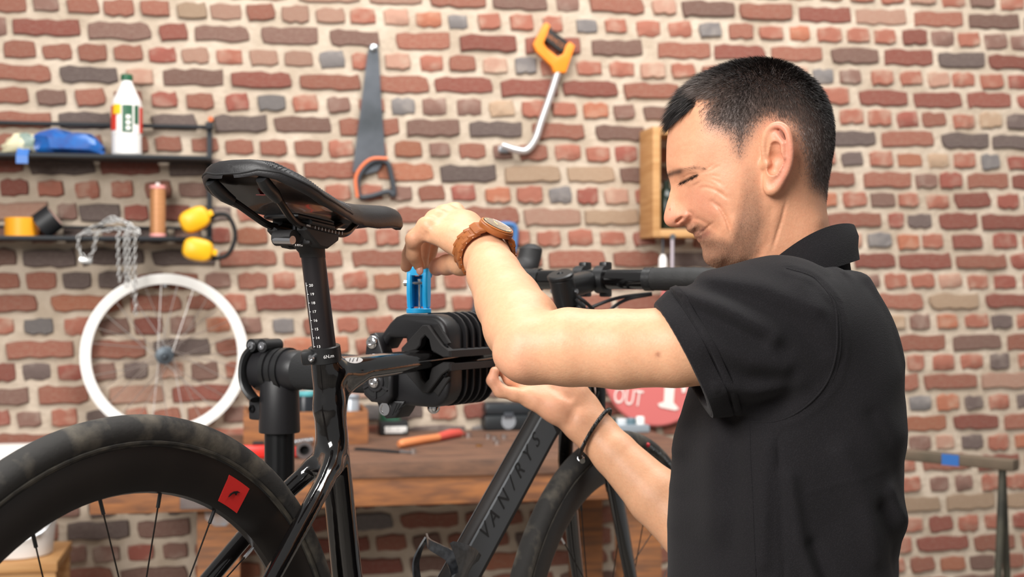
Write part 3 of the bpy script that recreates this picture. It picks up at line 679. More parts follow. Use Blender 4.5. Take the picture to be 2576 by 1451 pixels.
# ---- red tool and sockets
c = bench_pt(680, 1150); q = to_wall(c)
rt = thing('cable_cutter', 'red handled cutter with grey metal head lying before the crate', 'cutter', c)
MB(M).box((q[0]-.035, q[1]+.01, ZB+.017), (.08, .035, .032), Matrix.Rotation(R(8), 3, 'Z'), bev=.008).build('handle', mat('red_plastic', '#d92a20', 0.4), rt)
MB(M).box((q[0]+.038, q[1]+.012, ZB+.014), (.075, .03, .026), Matrix.Rotation(R(-6), 3, 'Z'), bev=.007).build('lower_handle', MATS['red_plastic'], rt)
MB(M).box((q[0]-.03, q[1], ZB+.036), (.03, .012, .012), bev=.004).build('latch', RUB, rt)
MB(M).box((q[0]+.072, q[1]+.012, ZB+.014), (.016, .03, .02), bev=.004).build('head', STEEL, rt)
for (px, py, r_, L, nm, lb) in ((765, 1152, .022, .04, 'socket', 'grey steel socket with dark bore facing forward'), (760, 1128, .0115, .062, 'ratchet_extension', 'knurled steel bar lying behind the grey socket')):
    c = bench_pt(px, py); q = to_wall(c)
    t = thing(nm, lb+' on the bench', 'socket', c)
    dirv = (0, 1, 0) if nm == 'socket' else (1, .1, .12)
    o = (q[0], q[1]-.02, ZB+r_) if nm == 'socket' else (q[0]-.03, q[1]-.02, ZB+r_+.001)
    if nm == 'socket':
        MB(M).lathe([(r_*.8, 0), (r_, .003), (r_, L), (r_*.62, L), (r_*.5, L-.02), (0.0, L-.02)], o, dirv, 18).build('body', mat('socket_grey', '#8f8a8a', 0.35, 0.9), t)
        MB(M).lathe([(r_*.5, L-.0195), (0, L-.0195)], o, dirv, 12).build('bore', RUB, t)
    else:
        MB(M).lathe([(r_*(1 if i % 2 else .82), L*i/16) for i in range(17)], o, dirv, 14).build('body', STEEL, t)
# ---- drill
c = bench_pt(992, 1096); q = to_wall(c)
dr = thing('cordless_drill', 'dark green cordless drill standing on its battery on the bench', 'drill', c)
GD = mat('drill_green', '#24503c', 0.5)
o = (q[0], q[1]-.035)
bat = MB(M).box((o[0], o[1], ZB+.022), (.085, .075, .042), bev=.006).build('battery', RUB, dr)
MB(M).box((o[0]+.004, o[1]+.038, ZB+.018), (.066, .003, .020), bev=.001).build('battery_label', mat('label_grey_white', '#dcdad6', 0.5, col2='#8a8a86', nscale=60, nlo=.55, nhi=.6), bat)
MB(M).loft([[(o[0]+dx+wx*math.cos(a), o[1]+.026*math.sin(a), z) for a in [2*math.pi*j/16 for j in range(16)]] for (dx, wx, z) in ((-.008, .034, ZB+.042), (-.016, .024, ZB+.062), (-.020, .020, ZB+.10), (-.024, .024, ZB+.145))]).build('handle', GD, dr)
MB(M).lathe([(.018, -.06), (.028, -.05), (.030, .02), (.028, .06), (.020, .075), (.020, .095), (.012, .10)], (o[0]-.02, o[1], ZB+.158), (1, 0, 0), 20).build('motor_body', GD, dr)
MB(M).lathe([(.017, .095), (.018, .11), (.013, .128), (.005, .13)], (o[0]-.02, o[1], ZB+.158), (1, 0, 0), 16).build('chuck', RUB, dr)
MB(M).box((o[0]+.010, o[1], ZB+.122), (.012, .012, .026), bev=.003).build('trigger', RUB, dr)
# ---- small hand tools
def ptz(px, py, h=0.0): v = bench_pt(px, py); v.z += h; return v
t = thing('chisel', 'wood chisel with orange and red handle lying across the bench', 'chisel', ptz(1080, 1110))
MB().tube([ptz(1003, 1128, .011), ptz(1012, 1127, .013), ptz(1055, 1119, .013), ptz(1102, 1111, .012)], [.008, .012, .012, .011], 12).build('handle', mat('peach_orange', '#dd8a58', 0.45), t)
MB().tube([ptz(1100, 1111, .012), ptz(1130, 1104, .014), ptz(1155, 1100, .013), ptz(1163, 1099, .010)], [.011, .014, .012, .006], 12).build('cap', mat('coral_red', '#d8584c', 0.45), t)
t = thing('flat_file', 'dark flat steel file lying on the bench beside the chisel', 'file', ptz(950, 1135))
a, b = ptz(897, 1131, .004), ptz(1008, 1140, .004); ctr = (a+b)/2
MB().prism([(-.5, -.010), (.5, -.010), (.5, .010), (-.5, .010)], ctr-Vector((0, 0, .004)), (b-a), Vector((0, 0, 1)).cross((b-a).normalized()), (0, 0, .006), .001).build('blade', BLK, t)
MB().tube([b, b+(b-a)*.25], [.006, .003], 8).build('tang', STEEL, t)
NUT = mat('bright_steel', '#d8d6d4', 0.25, 1.0); BRS = mat('brass', '#c89a52', 0.3, 1.0)
def ring_at(px, py, r_, h, m, nm, lb, grp):
    c = ptz(px, py)
    t = MB().lathe([(r_*.5, 0), (r_, 0), (r_, h), (r_*.5, h), (r_*.5, 0)], c, (0, 0, 1), 12).build(nm, m)
    tag(t, lb, 'hardware', grp)
ring_at(1040, 1141, .011, .013, NUT, 'steel_nut', 'bright steel nut lying at the tip of the flat file', None)
ring_at(1178, 1100, .012, .014, NUT, 'steel_nut', 'bright steel nut lying beside the red cap of the chisel', None)
for (px, py) in ((1250, 1118), (1268, 1104), (1228, 1103), (1243, 1108)):
    ring_at(px, py, .010, .012, NUT, 'steel_nut', 'small bright steel nut in the loose scatter before the tool case', 'loose nuts before the tool case')
ring_at(1205, 1122, .009, .004, BRS, 'brass_washer', 'small brass washer lying on the bench', None)
# ---- black cases
for (x0, x1, yb, hh, lb) in ((1217, 1342, 1083, .085, 'black plastic tool case with pale oval badge on the bench'), (1346, 1420, 1083, .075, 'black plastic case standing beside the larger tool case')):
    a = bench_pt(x0, yb); b = bench_pt(x1, yb); qa, qb = to_wall(a), to_wall(b); wdt = qb[0]-qa[0]; fo2 = (qa[1]+qb[1])/2
    t = thing('tool_case', lb, 'case', (a+b)/2)
    bo = MB(M).box(((qa[0]+qb[0])/2, fo2-.07, ZB+hh*.28), (wdt, .14, hh*.56), bev=.012).build('lower_shell', mat('case_black', '#1f2326', 0.45), t)
    MB(M).box(((qa[0]+qb[0])/2, fo2-.072, ZB+hh*.78), (wdt*.96, .132, hh*.44), bev=.014).build('lid', mat('case_black_lid', '#2b3034', 0.35), t)
    MB(M).box(((qa[0]+qb[0])/2, fo2+.001, ZB+hh*.56), (wdt*.2, .008, .016), bev=.002).build('latch', GREY, t)
    MB(M).lathe([(.024, 0), (.022, .002), (0, .0022)], ((qa[0]+qb[0])/2, fo2-.002, ZB+hh*.32), (0, 1, 0), 20).build('badge', mat('badge_grey', '#8d9196', 0.4), bo)
# ---- tray of small parts
a = bench_pt(1530, 1090); q = to_wall(a)
t = thing('parts_tray', 'clear organiser tray of small parts with orange and white lids', 'tray', a)
MB(M).box((q[0]+.055, q[1]-.04, ZB+.012), (.15, .08, .022), bev=.003).build('tray', mat('grey_tray', '#8e98a0', 0.4), t)
for i, (cc, dx, r_, h) in enumerate((('#e0642c', .0, .012, .03), ('#2b3b36', .025, .016, .022), ('#cfd5d8', .055, .018, .018), ('#5e7680', .085, .016, .020), ('#eceae6', .115, .014, .024))):
    MB(M).lathe([(r_, 0), (r_, h*.8), (r_*.8, h)], (q[0]+dx-.005, q[1]-.035, ZB+.0225), (0, 0, 1), 14).build('lid', mat('tray_item_%d' % i, cc, 0.4), t)
# ---- red round sign
sg = thing('round_sign', 'faded red round sign with white letters leaning on the wall', 'sign', M @ Vector((wz(1650, 1072, .05)[0], .05, ZB)))
cs = ws(1650, 935, .03); rsn = 137*(M @ Vector(cs)).y/F
Ms = M @ Matrix.Translation(cs); rsn = cs[2]-ZB
PK = mat('faded_red', '#d2716e', 0.45)
MB(Ms).lathe([(0, 0), (rsn-.006, 0), (rsn, .004), (rsn, .010), (rsn-.006, .014), (0, .014)], (0, 0, 0), (0, 1, 0), 64).build('disc', PK, sg)
h0 = wz(1700, 735, .03); MB(M).prism(wp2([(1655, 850), (1664, 715), (1722, 715), (1720, 850)], .03), (0, .0305, 0), (1, 0, 0), (0, 0, 1), (0, .012, 0), .002).build('handle', PK, sg)
LT = mat('sign_white', '#f0e6de', 0.5)
def wtext(name, body, px, py, off, size, m, par, ang=0, sx=1.0):
    c = M @ Vector(ws(px, py, off)); x = (WU*math.cos(R(ang))+Vector((0, 0, math.sin(R(ang))))); return text(name, body, axes(c, x, WN.cross(WU)*0+Vector((0, 0, 1))), size, m, par, .0006, sx)
wtext('lettering', 'OUT', 1580, 1000, .046, .072, LT, sg, -9, .62)
wprism('lettering', [(1674, 930), (1700, 934), (1694, 1012), (1708, 1028), (1698, 1032), (1660, 1024), (1654, 1016), (1670, 1010)], .0455, .001, LT, sg)
wprism('lettering', [(1714, 970), (1727, 972), (1724, 986), (1716, 988)], .0455, .001, LT, sg)
# ---- white bucket on a small wooden table
zs = .69; dS = 3.62
tb = thing('side_table', 'small pale wooden table under the white bucket', 'table', P(30, 1500, dS)*1)
tb.location.z = 0; ORG[tb.name] = Vector(tb.location); q = to_wall(P(40, 1390, dS)); xr = to_wall(P(158, 1390, dS))[0]
MB(M).box((xr-.22, q[1]-.02, zs-.014), (.44, .30, .026), bev=.003).build('table_top', WOODL, tb)
for (dx, dy) in ((-.02, .11), (-.42, .11), (-.02, -.15), (-.42, -.15)):
    MB(M).box((xr+dx, q[1]+dy, (zs-.027)/2), (.032, .032, zs-.027), bev=.003).build('leg', WOODL, tb)
MB(M).box((xr-.22, q[1]+.112, zs-.052), (.37, .018, .05), bev=.002).build('apron', WOODL, tb)
bk = thing('plastic_bucket', 'white plastic bucket with ribbed rim standing on the small table', 'bucket', P(42, 1400, dS)*1)
bk.location.z = zs; ORG[bk.name] = Vector(bk.location); Mx = Matrix.Translation(bk.location)
WB = mat('bucket_white', '#e9e6e2', 0.45)
MB(Mx).lathe([(.088, 0), (.092, .003), (.104, .115), (.110, .116), (.110, .124), (.105, .125), (.106, .138), (.112, .139), (.112, .150), (.104, .152), (.100, .148), (.086, .01), (0, .008)], (0, 0, 0), (0, 0, 1), 40).build('body', WB, bk)
MB(Mx).tube(smooth_path([(-.108, 0, .12), (-.09, -.07, .07), (0, -.115, .045), (.09, -.07, .07), (.108, 0, .12)], 6), .002, 6).build('wire_handle', STEEL, bk)
for (az, zz, ww) in ((42, .085, .02), (46, .06, .016), (-5, .05, .05)):
    patch(Matrix.Translation(bk.location) @ Matrix.Rotation(math.pi, 4, 'Z'), .1035, -az-12 if az > 0 else -12, -az+4 if az > 0 else 14, zz, zz+.02, 'print', mat('bucket_print', '#a9a7a6', 0.6), bk)
wb = thing('white_carton', 'white carton standing beside the end of the workbench', 'carton', P(10, 1300, 3.7)); wb.location.z = 0; ORG[wb.name] = Vector(wb.location)
q2 = to_wall(P(74, 1150, 3.80)); zt2 = P(74, 1126, 3.80).z
MB(M).box((q2[0]-.16, .066, zt2/2), (.32, .085, zt2), bev=.003).build('body', LW, wb)
MB(M).box((q2[0]-.16, .088, zt2+.001), (.318, .04, .003), bev=.001).build('flap', LW, wb)
# ---- sawhorse on the right
sh = thing('trestle', 'weathered grey green trestle standing by the wall', 'trestle', Vector((1.2, 3.6, 0)))
TG = mat('weathered_steel', '#4d4a3e', 0.7, col2='#33322b', nscale=14)
a, b = P(2230, 1138, 3.72), P(2556, 1170, 3.50); ctr = (a+b)/2; dv = (b-a)
MB().prism([(-.5, -.022), (.5, -.022), (.5, .022), (-.5, .022)], ctr-Vector((0, 0, .014)), dv, Vector((0, 0, 1)).cross(dv.normalized()), (0, 0, .028), .003).build('beam', mat('weathered_wood', '#6b5a4a', 0.8, col2='#4a4436', nscale=8), sh)
c = a+dv*.53; MB().prism([(-.022, -.0145), (.024, -.0145), (.024, .0145), (-.022, .0145)], c-dv.normalized().cross(Vector((0, 0, 1)))*.0225*-1+Vector((0, 0, 0))-Vector((0, 0, 0)), dv.normalized(), (0, 0, 1), dv.normalized().cross(Vector((0, 0, 1)))*.002).build('blue_sticker', mat('blue_sticker', '#2b63a8', 0.5), sh)
for t_, sp_ in ((.90, 0), (.02, 0)):
    top = a+dv*t_
    for sg_ in (-1, 1):
        off = Vector((0, 0, 1)).cross(dv.normalized())*(.04 if sg_ < 0 else -.02)*1.0
        ft = Vector((top.x, top.y, 0))+Vector((0, 0, 1)).cross(dv.normalized())*(.20*sg_ if sg_ > 0 else -.02)+Vector((-.03, 0, 0))
        MB().tube([top-Vector((0, 0, .012)), ft], .010, 8).build('leg', TG, sh)
# ================================================================ bicycle (clamped by its top tube, nose slightly down)
BO = Vector((-.2195, 1.545, 0)); BE = Vector((.4, .62, 0)).normalized(); BR = Vector((BE.y, -BE.x, 0))
def B(a, l, z): v = BO+BE*a+BR*l; v.z = z; return v
def BP(px, py, l=0.0):                         # pixel -> (along, z) on the bike's plane, l metres to its right
    o = BO+BR*l; x = (px-CX)/F                 # x*(o.y+a*BE.y) = o.x+a*BE.x
    a = (x*o.y-o.x)/(BE.x-x*BE.y); d = o.y+a*BE.y; return a, CAMZ-(py-CY)/F*d
def BV(px, py, l=0.0): a, z = BP(px, py, l); return B(a, l, z)
GLOSS = mat('gloss_black_paint', '#0b0909', 0.12, coat=1.0, spec=0.6)
SATIN = mat('satin_black', '#1a1a1b', 0.38); MATTE = mat('matt_black', '#1c1b1c', 0.62, bump=0.1, bscale=400)
FACE = mat('satin_grey_paint', '#4b4e51', 0.42)
TYRE = mat('dusty_tyre', '#2c2a28', 0.82, col2='#6f675a', nscale=30, nlo=.48, nhi=.80, ndetail=10, bump=0.3, bscale=120)
RIMM = mat('carbon_rim', '#171311', 0.36, col2='#231d19', nscale=8); SPK = mat('black_spoke', '#2a2623', 0.35, 0.7); ALU = mat('bright_alu', '#d5d5d8', 0.22, 1.0)
TAPEM = mat('bar_tape_black', '#171616', 0.68, bump=0.25, bscale=300); PRT = mat('white_print', '#e8e6e4', 0.5); CARB = mat('carbon_cage', '#26272a', 0.3, coat=.4, col2='#3c3e42', nscale=120, nlo=.4, nhi=.6)
BASEZ = .632
AX_R = (-.289, .956); RW = .322; AX_F = (.700, .853); BBX = (.083, .850)
bike = thing('road_bicycle', 'glossy black road bicycle held by its top tube in a repair stand', 'bicycle', B(.1, 0, .52))
def ring_ell(c, x, y, rx, ry, n=16, p=1.0):
    out = []
    for j in range(n):
        a = 2*math.pi*j/n; ca, sa = math.cos(a), math.sin(a)
        out.append(c+x*(rx*math.copysign(abs(ca)**p, ca))+y*(ry*math.copysign(abs(sa)**p, sa)))
    return out
def tube2(mb_, pts, n=20):
    """frame tube: pts = (along, lat, z, half height in plane, half width across, squareness)"""
    rings = []; k = len(pts); C = [B(*p[:3]) for p in pts]
    for i, p in enumerate(pts):
        t = (C[min(i+1, k-1)]-C[max(i-1, 0)]).normalized(); y = BR-t*BR.dot(t); y.normalize(); x = y.cross(t)
        rings.append(ring_ell(C[i], x, y, p[3], p[4], n, p[5] if len(p) > 5 else 1.0))
    mb_.loft(rings); return mb_
fr = MB()
a0, z0 = BP(817, 897); a1, z1 = BP(826, 1000); a2, z2 = BP(838, 1130); a3, z3 = BP(852, 1250); a4, z4 = BP(868, 1400)
t = [BP(838, 940), BP(875, 932), BP(940, 921), BP(1080, 904), BP(1235, 892)]
HT_T = (.566, 1.372); HT_B = (.597, 1.225)
def nB(*q): return np.array(B(*q), dtype=np.float32)
def V2(px, py, l): a, z = BP(px, py, l); return (a, l, z)
ST_ = [nB(a0, 0, z0+.002), nB(a4, 0, z4), nB(BBX[0], 0, BBX[1])]
STR = [.0168, .0176, .020]
TTP = [(t[0][0], t[0][1]+.003, .0135), (t[3][0], t[3][1], .0106), (t[4][0]*.5+.25, t[4][1]*.5+.667, .0108), (.572, 1.345, .016)]
STAY = {}
for sd in (-1, 1):
    q = [V2(826, 1080, -.004), V2(818, 1128, -.010), V2(792, 1170, -.021), V2(640, 1322, -.040)] if sd < 0 else [V2(834, 1070, .004), V2(841, 1130, .010), V2(824, 1194, .021), V2(752, 1330, .040)]
    q.append((AX_R[0], sd*.064, AX_R[1])); ss = smooth_path([Vector(p) for p in q], 8); STAY[sd] = [nB(p.x, p.y, p.z) for p in ss]
def f_frame(p):
    d = chain_f(p, ST_, STR, 0)
    for l_ in (-.0055, .0055):
        d = smin(d, chain_f(p, [nB(x_, l_, z_) for x_, z_, _ in TTP], [r_ for _, _, r_ in TTP], 0), .014)
    d = smin(d, rcone(p, nB(a0+.004, 0, z0-.060), nB(t[1][0]+.012, 0, t[1][1]-.010), .010, .006), .020)
    for sd in (-1, 1): d = smin(d, chain_f(p, STAY[sd], list(np.interp(range(len(STAY[sd])), [0, 8, 16, len(STAY[sd])-1], [.011, .0122, .0112, .009])), 0), .012)
    bq = V2(812, 1176, 0); d = smin(d, rcone(p, nB(bq[0], -.016, bq[2]), nB(bq[0], .016, bq[2]), .007, .007), .014)
    return d
fv, ff = surface_nets(f_frame, (-.46, 1.22, .80), (.12, 2.08, 1.40), .0026); fv = project(f_frame, fv)
# head tube, down tube
tube2(fr, [(HT_T[0], 0, HT_T[1], .020, .020), (.578, 0, 1.32, .021, .020), (HT_B[0], 0, HT_B[1], .027, .025)])
def dt(tv): return (.083+(.560-.083)*tv, .850+(1.262-.850)*tv)
dtm = MB(); tube2(dtm, [(*(lambda q: (q[0], 0, q[1]))(dt(tv)), hh, ww, sq) for tv, hh, ww, sq in ((0, .032, .024, .7), (.15, .030, .0130, .45), (.5, .0300, .0112, .4), (.85, .0300, .0112, .4), (1.0, .034, .018, .6))], 28)
# bottom bracket and stays
fr.cyl(B(BBX[0], -.043, BBX[1]), B(BBX[0], .043, BBX[1]), .026)
for sd in (-1, 1):
    tube2(fr, [(BBX[0]-.01, sd*.03, BBX[1], .014, .010), (-.1, sd*.035, .885, .011, .009), (AX_R[0], sd*.066, AX_R[1], .009, .007)], 12)
frame = np_mesh('frame', fv, ff, GLOSS, bike)
fr.build('front_and_lower_frame', GLOSS, bike, angle=50)
dtm.build('down_tube', mat('satin_brown_black', '#1b1716', 0.5, spec=.3), bike, angle=50)
# satin side panels of the down tube with lettering
def dtf(tv, h, l): q = dt(tv); dvv = Vector((.477, .412)).normalized(); return B(q[0]-dvv.y*h, l, q[1]+dvv.x*h)
for sd in (-1, 1):
    pn = MB(); pn.loft([[dtf(tv, .0285, sd*.0100), dtf(tv, -.0185, sd*.0100), dtf(tv, -.0175, sd*.0124), dtf(tv, .0270, sd*.0124)] for tv in (.16, .35, .6, .86)])
    pnl = pn.build('side_panel', FACE, frame)
    if sd > 0:
        x = (dtf(.9, 0, 0)-dtf(.1, 0, 0)).normalized(); y = (dtf(.5, .02, 0)-dtf(.5, -.02, 0)).normalized()
        for ch, (px, py) in zip('VAN/RYS', ((1222, 1348), (1240, 1306), (1266, 1264), (1290, 1228), (1306, 1190), (1327, 1152), (1345, 1110))):
            aa, zz = BP(px+10, py, .015); tv = ((aa-.083)*.477+(zz-.85)*.412)/(.477**2+.412**2)
            text('lettering', ch, axes(dtf(tv, .0145, .0126), x, y), .036, mat('black_print', '#111213', 0.5), frame, .0002, .8)
# white oval emblem on the top tube
c0, zc0 = BP(886, 912, .011)
xo = (B(t[3][0], 0, t[3][1])-B(t[1][0], 0, t[1][1])).normalized(); nn = (BR*.62+Vector((0, 0, 1))*.78).normalized(); yo = nn.cross(xo)
ce = B(c0, .0105, zc0)
def on_frame(u, v, lift):
    o_ = ce+xo*u+yo*v; dd = np.linspace(.03, -.03, 160); q = (np.array(o_)[None]+dd[:, None]*np.array(nn)[None]).astype(np.float32); f_ = f_frame(q); i = int(np.argmax(f_ < 0)); return Vector([float(x) for x in q[max(i, 1)-1]])+nn*lift
def decal(name, outline, m, lift):
    k = len(outline); cu, cv = sum(p[0] for p in outline)/k, sum(p[1] for p in outline)/k
    r1_ = [on_frame(u, v, lift) for u, v in outline]; r0_ = [on_frame(cu+(u-cu)*.5, cv+(v-cv)*.5, lift) for u, v in outline]; c_ = on_frame(cu, cv, lift); q = MB(); r2_ = [p-nn*.0012 for p in r1_]
    q.add(r2_+r1_+r0_+[c_], [(j, (j+1) % k, k+(j+1) % k, k+j) for j in range(k)]+[(k+j, k+(j+1) % k, 2*k+(j+1) % k, 2*k+j) for j in range(k)]+[(2*k+j, 2*k+(j+1) % k, 3*k) for j in range(k)]); q.build(name, m, frame)
decal('emblem', [(.0165*math.cos(2*math.pi*k/28), .0052*math.sin(2*math.pi*k/28)) for k in range(28)], PRT, .0003)
for (u0, u1) in ((-.012, -.004), (-.006, .003), (.002, .010)): decal('emblem_stroke', [(u0, -.0028), (u0+.0016, -.0028), (u1+.0016, .0030), (u1, .0030)], GLOSS, .0007)
# ---- seat post and clamp
pT = BV(787, 640); pB = BV(817, 885); pd = (pT-pB).normalized()
post = MB().tube([pB-pd*.12, pB, pT], .0137, 24).build('seat_post', mat('post_black', '#1d191b', 0.34), bike)
side = (Vector((0, 0, 0))-Vector((0, 1, 0))); pr = pd.cross(Vector((0, 1, 0))).normalized()        # pr points right in the picture
if pr.x < 0: pr = -pr
pf = pr.cross(pd); pf = -pf if pf.y > 0 else pf                                                    # faces the camera
def on_post(px, py, ang, lift=.0003):           # a point on the post's skin at height py, ang degrees from facing the camera
    tv = (py-640)/(885-640); ax = pT+(pB-pT)*tv; n_ = pf*math.cos(R(ang))+pr*math.sin(R(ang)); return ax+n_*(.0137+lift), n_
for i, nmb in enumerate(range(20, 12, -1)):
    py = 712+i*(865-712)/7; q, n_ = on_post(0, py, -18); tx = n_.cross(pd); tx = tx if tx.x > 0 else -tx
    text('scale_number', str(nmb), axes(q, tx, pd), .0042, PRT, post, .0002, 1.25)
    q, n_ = on_post(0, py, -42); tx = n_.cross(pd); tx = tx if tx.x > 0 else -tx
    MB().box(q, (.0022, .0004, .0005), Matrix((tx, n_, pd)).transposed()).build('scale_tick', PRT, post)
qa, n_ = on_post(0, 705, -47); qb, _ = on_post(0, 868, -47)
MB().tube([qa, qb], .0003, 5).build('scale_line', PRT, post)
cl = MB(); cT = pB+pd*.006; cB = pB-pd*.011
cl.tube([cB-pd*.001, cB, cT, cT+pd*.001], [.0172, .0185, .0185, .0172], 28)
scl = cl.build('seat_clamp', SATIN, bike)
ear = cT*.5+cB*.5-pr*.018+pf*.008
MB().box(ear, (.016, .016, .017), Matrix((pr, pf, pd)).transposed(), bev=.004).build('clamp_ear', SATIN, scl)
bo = cT*.5+cB*.5-pr*.012+pf*.0165
MB().lathe([(.0042, 0), (.0042, .006), (.0030, .0075), (.0018, .0076), (.0018, .005), (0, .005)], bo-pf*.003, pf*.9-pr*.25, 16).build('bolt', ALU, scl)
q = cT*.5+cB*.5+(pf*.94+pr*.34).normalized()*.0188; nq = (pf*.94+pr*.34).normalized(); tx = nq.cross(pd); tx = tx if tx.x > 0 else -tx
text('torque_mark', '6N.m', axes(q, tx, pd), .0055, PRT, scl, .0002)
# ---- saddle
_ak = [-.085, -.055, -.025, .0, .025, .05, .08, .11, .130, .141, .146]; _wk = [.0705, .066, .055, .0435, .033, .026, .0225, .0205, .0175, .012, .004]
AS = [-.085-.0615*math.sin(R(q)) for q in (89.2, 86, 81, 74, 65, 55, 44, 32, 20, 10)]+[-.085, -.07, -.055, -.04, -.025, -.012, .0, .012, .025, .037, .05, .065, .08, .095, .11, .12, .130, .137, .142, .146]
def _w(a):
    if a < -.085: return max(.004, .0705*(1-((-.085-a)/.0618)**2.6)**.45)
    return float(np.interp(a, _ak, _wk))
WSD = [_w(a) for a in AS]
def top_z(a): return float(np.interp(a, [-.146, -.14, -.125, -.10, -.06, -.02, .02, .06, .113, .13, .141, .146], [1.530, 1.5365, 1.536, 1.527, 1.512, 1.503, 1.4995, 1.4995, 1.5005, 1.4975, 1.492, 1.484]))
def thick(a): return float(np.interp(a, [-.146, -.138, -.115, -.07, -.03, 0, .04, .08, .13, .146], [.014, .020, .0265, .0255, .022, .022, .027, .029, .024, .012]))
def sect(a, wv):
    z = top_z(a); th = thick(a)
    P2 = [(0, 0), (.45, -.03), (.75, -.15), (.90, -.34), (.985, -.60), (1.0, -.80), (.975, -.95), (.92, -1.0), (.86, -.96), (.80, -.80), (.6, -.66), (.3, -.62), (0, -.62)]
    if a > .045: P2 = [(0, 0), (.45, -.05), (.75, -.2), (.93, -.46), (1.0, -.74), (.99, -.93), (.9, -1.0), (.8, -.97), (.70, -.88), (.5, -.86), (.4, -.85), (.3, -.85), (0, -.85)]
    if a > .10: P2 = [(x, y if i < 7 else -.99) for i, (x, y) in enumerate(P2)]
    full = P2+[(-x, y) for x, y in P2[-2:0:-1]]
    return [B(a, wv*x, z+y*th) for x, y in full]
sd_ = MB(); sd_.loft([sect(a, wv) for a, wv in zip(AS, WSD)])
COVER = mat('saddle_cover', '#1d1b1c', 0.5, bump=0.12, bscale=500)
saddle = sd_.build('saddle', COVER, bike, angle=70)
# piping line, glossy shell below
pp = [B(a, wv*.992, top_z(a)-.66*thick(a)) for a, wv in zip(AS[:18], WSD[:18])]; pl_ = [B(a, -wv*.992, top_z(a)-.66*thick(a)) for a, wv in zip(AS[:18], WSD[:18])]
MB().tube(list(reversed(pl_))+pp, .0012, 6).build('piping', MATTE, saddle)
sh_ = MB(); sh_.loft([[B(a, wv*x, top_z(a)+y*thick(a)) for x, y in ((-.84, -.93), (-.5, -.76), (0, -.72), (.5, -.76), (.84, -.93), (.5, -.70), (0, -.66), (-.5, -.70))] for a, wv in zip(AS[5:21], WSD[5:21])])
sh_.build('shell', mat('shell_gloss', '#0a090a', 0.22, coat=.35, spec=.35), saddle)
q = B(-.085, -.004, top_z(-.085)-.74*thick(-.085)); MB().prism([(-.009, -.006), (.004, -.008), (.009, .004), (-.004, .007)], q, BE, BR, (0, 0, -.0006)).build('red_mark', mat('red_mark', '#b02a28', 0.4), saddle)
# textured band on the near flank (small raised scales)
sc_v = MB()
for i in range(70):
    a = -.132+i*.0021
    wv = float(np.interp(a, AS, WSD)); th = thick(a)
    for j in range(9):
        x = .56+.045*j+(.022 if i % 2 else 0)
        if x > .95: continue
        yy = th*float(np.interp(x, [.45, .75, .90, .985, 1.0], [-.03, -.15, -.34, -.60, -.80]))
        c = B(a, wv*x, top_z(a)+yy); nrm = (BR*max(0, (x-.5))*1.6+Vector((0, 0, 1))).normalized()
        u = BE; v_ = nrm.cross(u)
        sc_v.prism([(-.0011, 0), (0, -.0006), (.0011, 0), (0, .0006)], c-nrm*.0004, u, v_, nrm*.0008)
sc_v.build('grip_texture', mat('texture_grey', '#4c4d50', 0.45), saddle, kind='stuff')
# rails
RAIL = mat('rail_black', '#211d1c', 0.28, 0.5); zr = 1.4640
RPX = [(676, 474, .036), (688, 487, .0355), (706, 510, .031), (730, 545, .0245), (752, 564, .022), (790, 573, .022), (850, 587, .022), (872, 585, .020), (890, 567, .014), (903, 551, .009)]
RAZ = [BP(x_, y_, l_)+(l_,) for x_, y_, l_ in RPX]
def rail_z(a): return float(np.interp(a, [q_[0] for q_ in RAZ], [q_[1] for q_ in RAZ]))
for sd in (-1, 1):
    MB().tube(smooth_path([B(a_, sd*l_, z_) for a_, z_, l_ in RAZ], 5), .0042, 10).build('rail', RAIL, saddle)
    q0, q1, q2 = RAZ[0], RAZ[1], RAZ[2]
    MB().tube([B(q0[0]-.012, sd*.037, q0[1]+.010), B(q0[0]-.003, sd*q0[2], q0[1]+.002), B(q1[0], sd*q1[2], q1[1]), B((q1[0]*.4+q2[0]*.6), sd*(q1[2]*.4+q2[2]*.6), q1[1]*.4+q2[1]*.6)], [.0065, .0076, .0072, .0055], 14).build('rail_socket', SATIN, saddle)
nz = RAZ[-1]; MB().box(B(nz[0]+.004, 0, nz[1]+.003), (.020, .026, .012), Matrix((BE, BR, Vector((0, 0, 1)))).transposed(), bev=.003).build('nose_socket', SATIN, saddle)
RB = Matrix((BE, BR, Vector((0, 0, 1)))).transposed()
aR0, aR1 = RAZ[4][0], RAZ[6][0]; aM = (aR0+aR1)/2; slope = math.atan2(rail_z(aR1)-rail_z(aR0), aR1-aR0); RS_ = RB @ Matrix.Rotation(-slope, 3, 'Y'); bx2 = (BE*math.cos(slope)+Vector((0, 0, math.sin(slope))))
for k in range(9):
    a = aR0+.022+k*.0058; MB().box(B(a, .0263, rail_z(a)), (.0005, .0004, .0034), RS_).build('rail_mark', PRT, saddle)
text('rail_mark', 'MAX', axes(B(aR0+.011, .0264, rail_z(aR0+.011)), bx2, (0, 0, 1)), .0031, PRT, saddle, .0002)
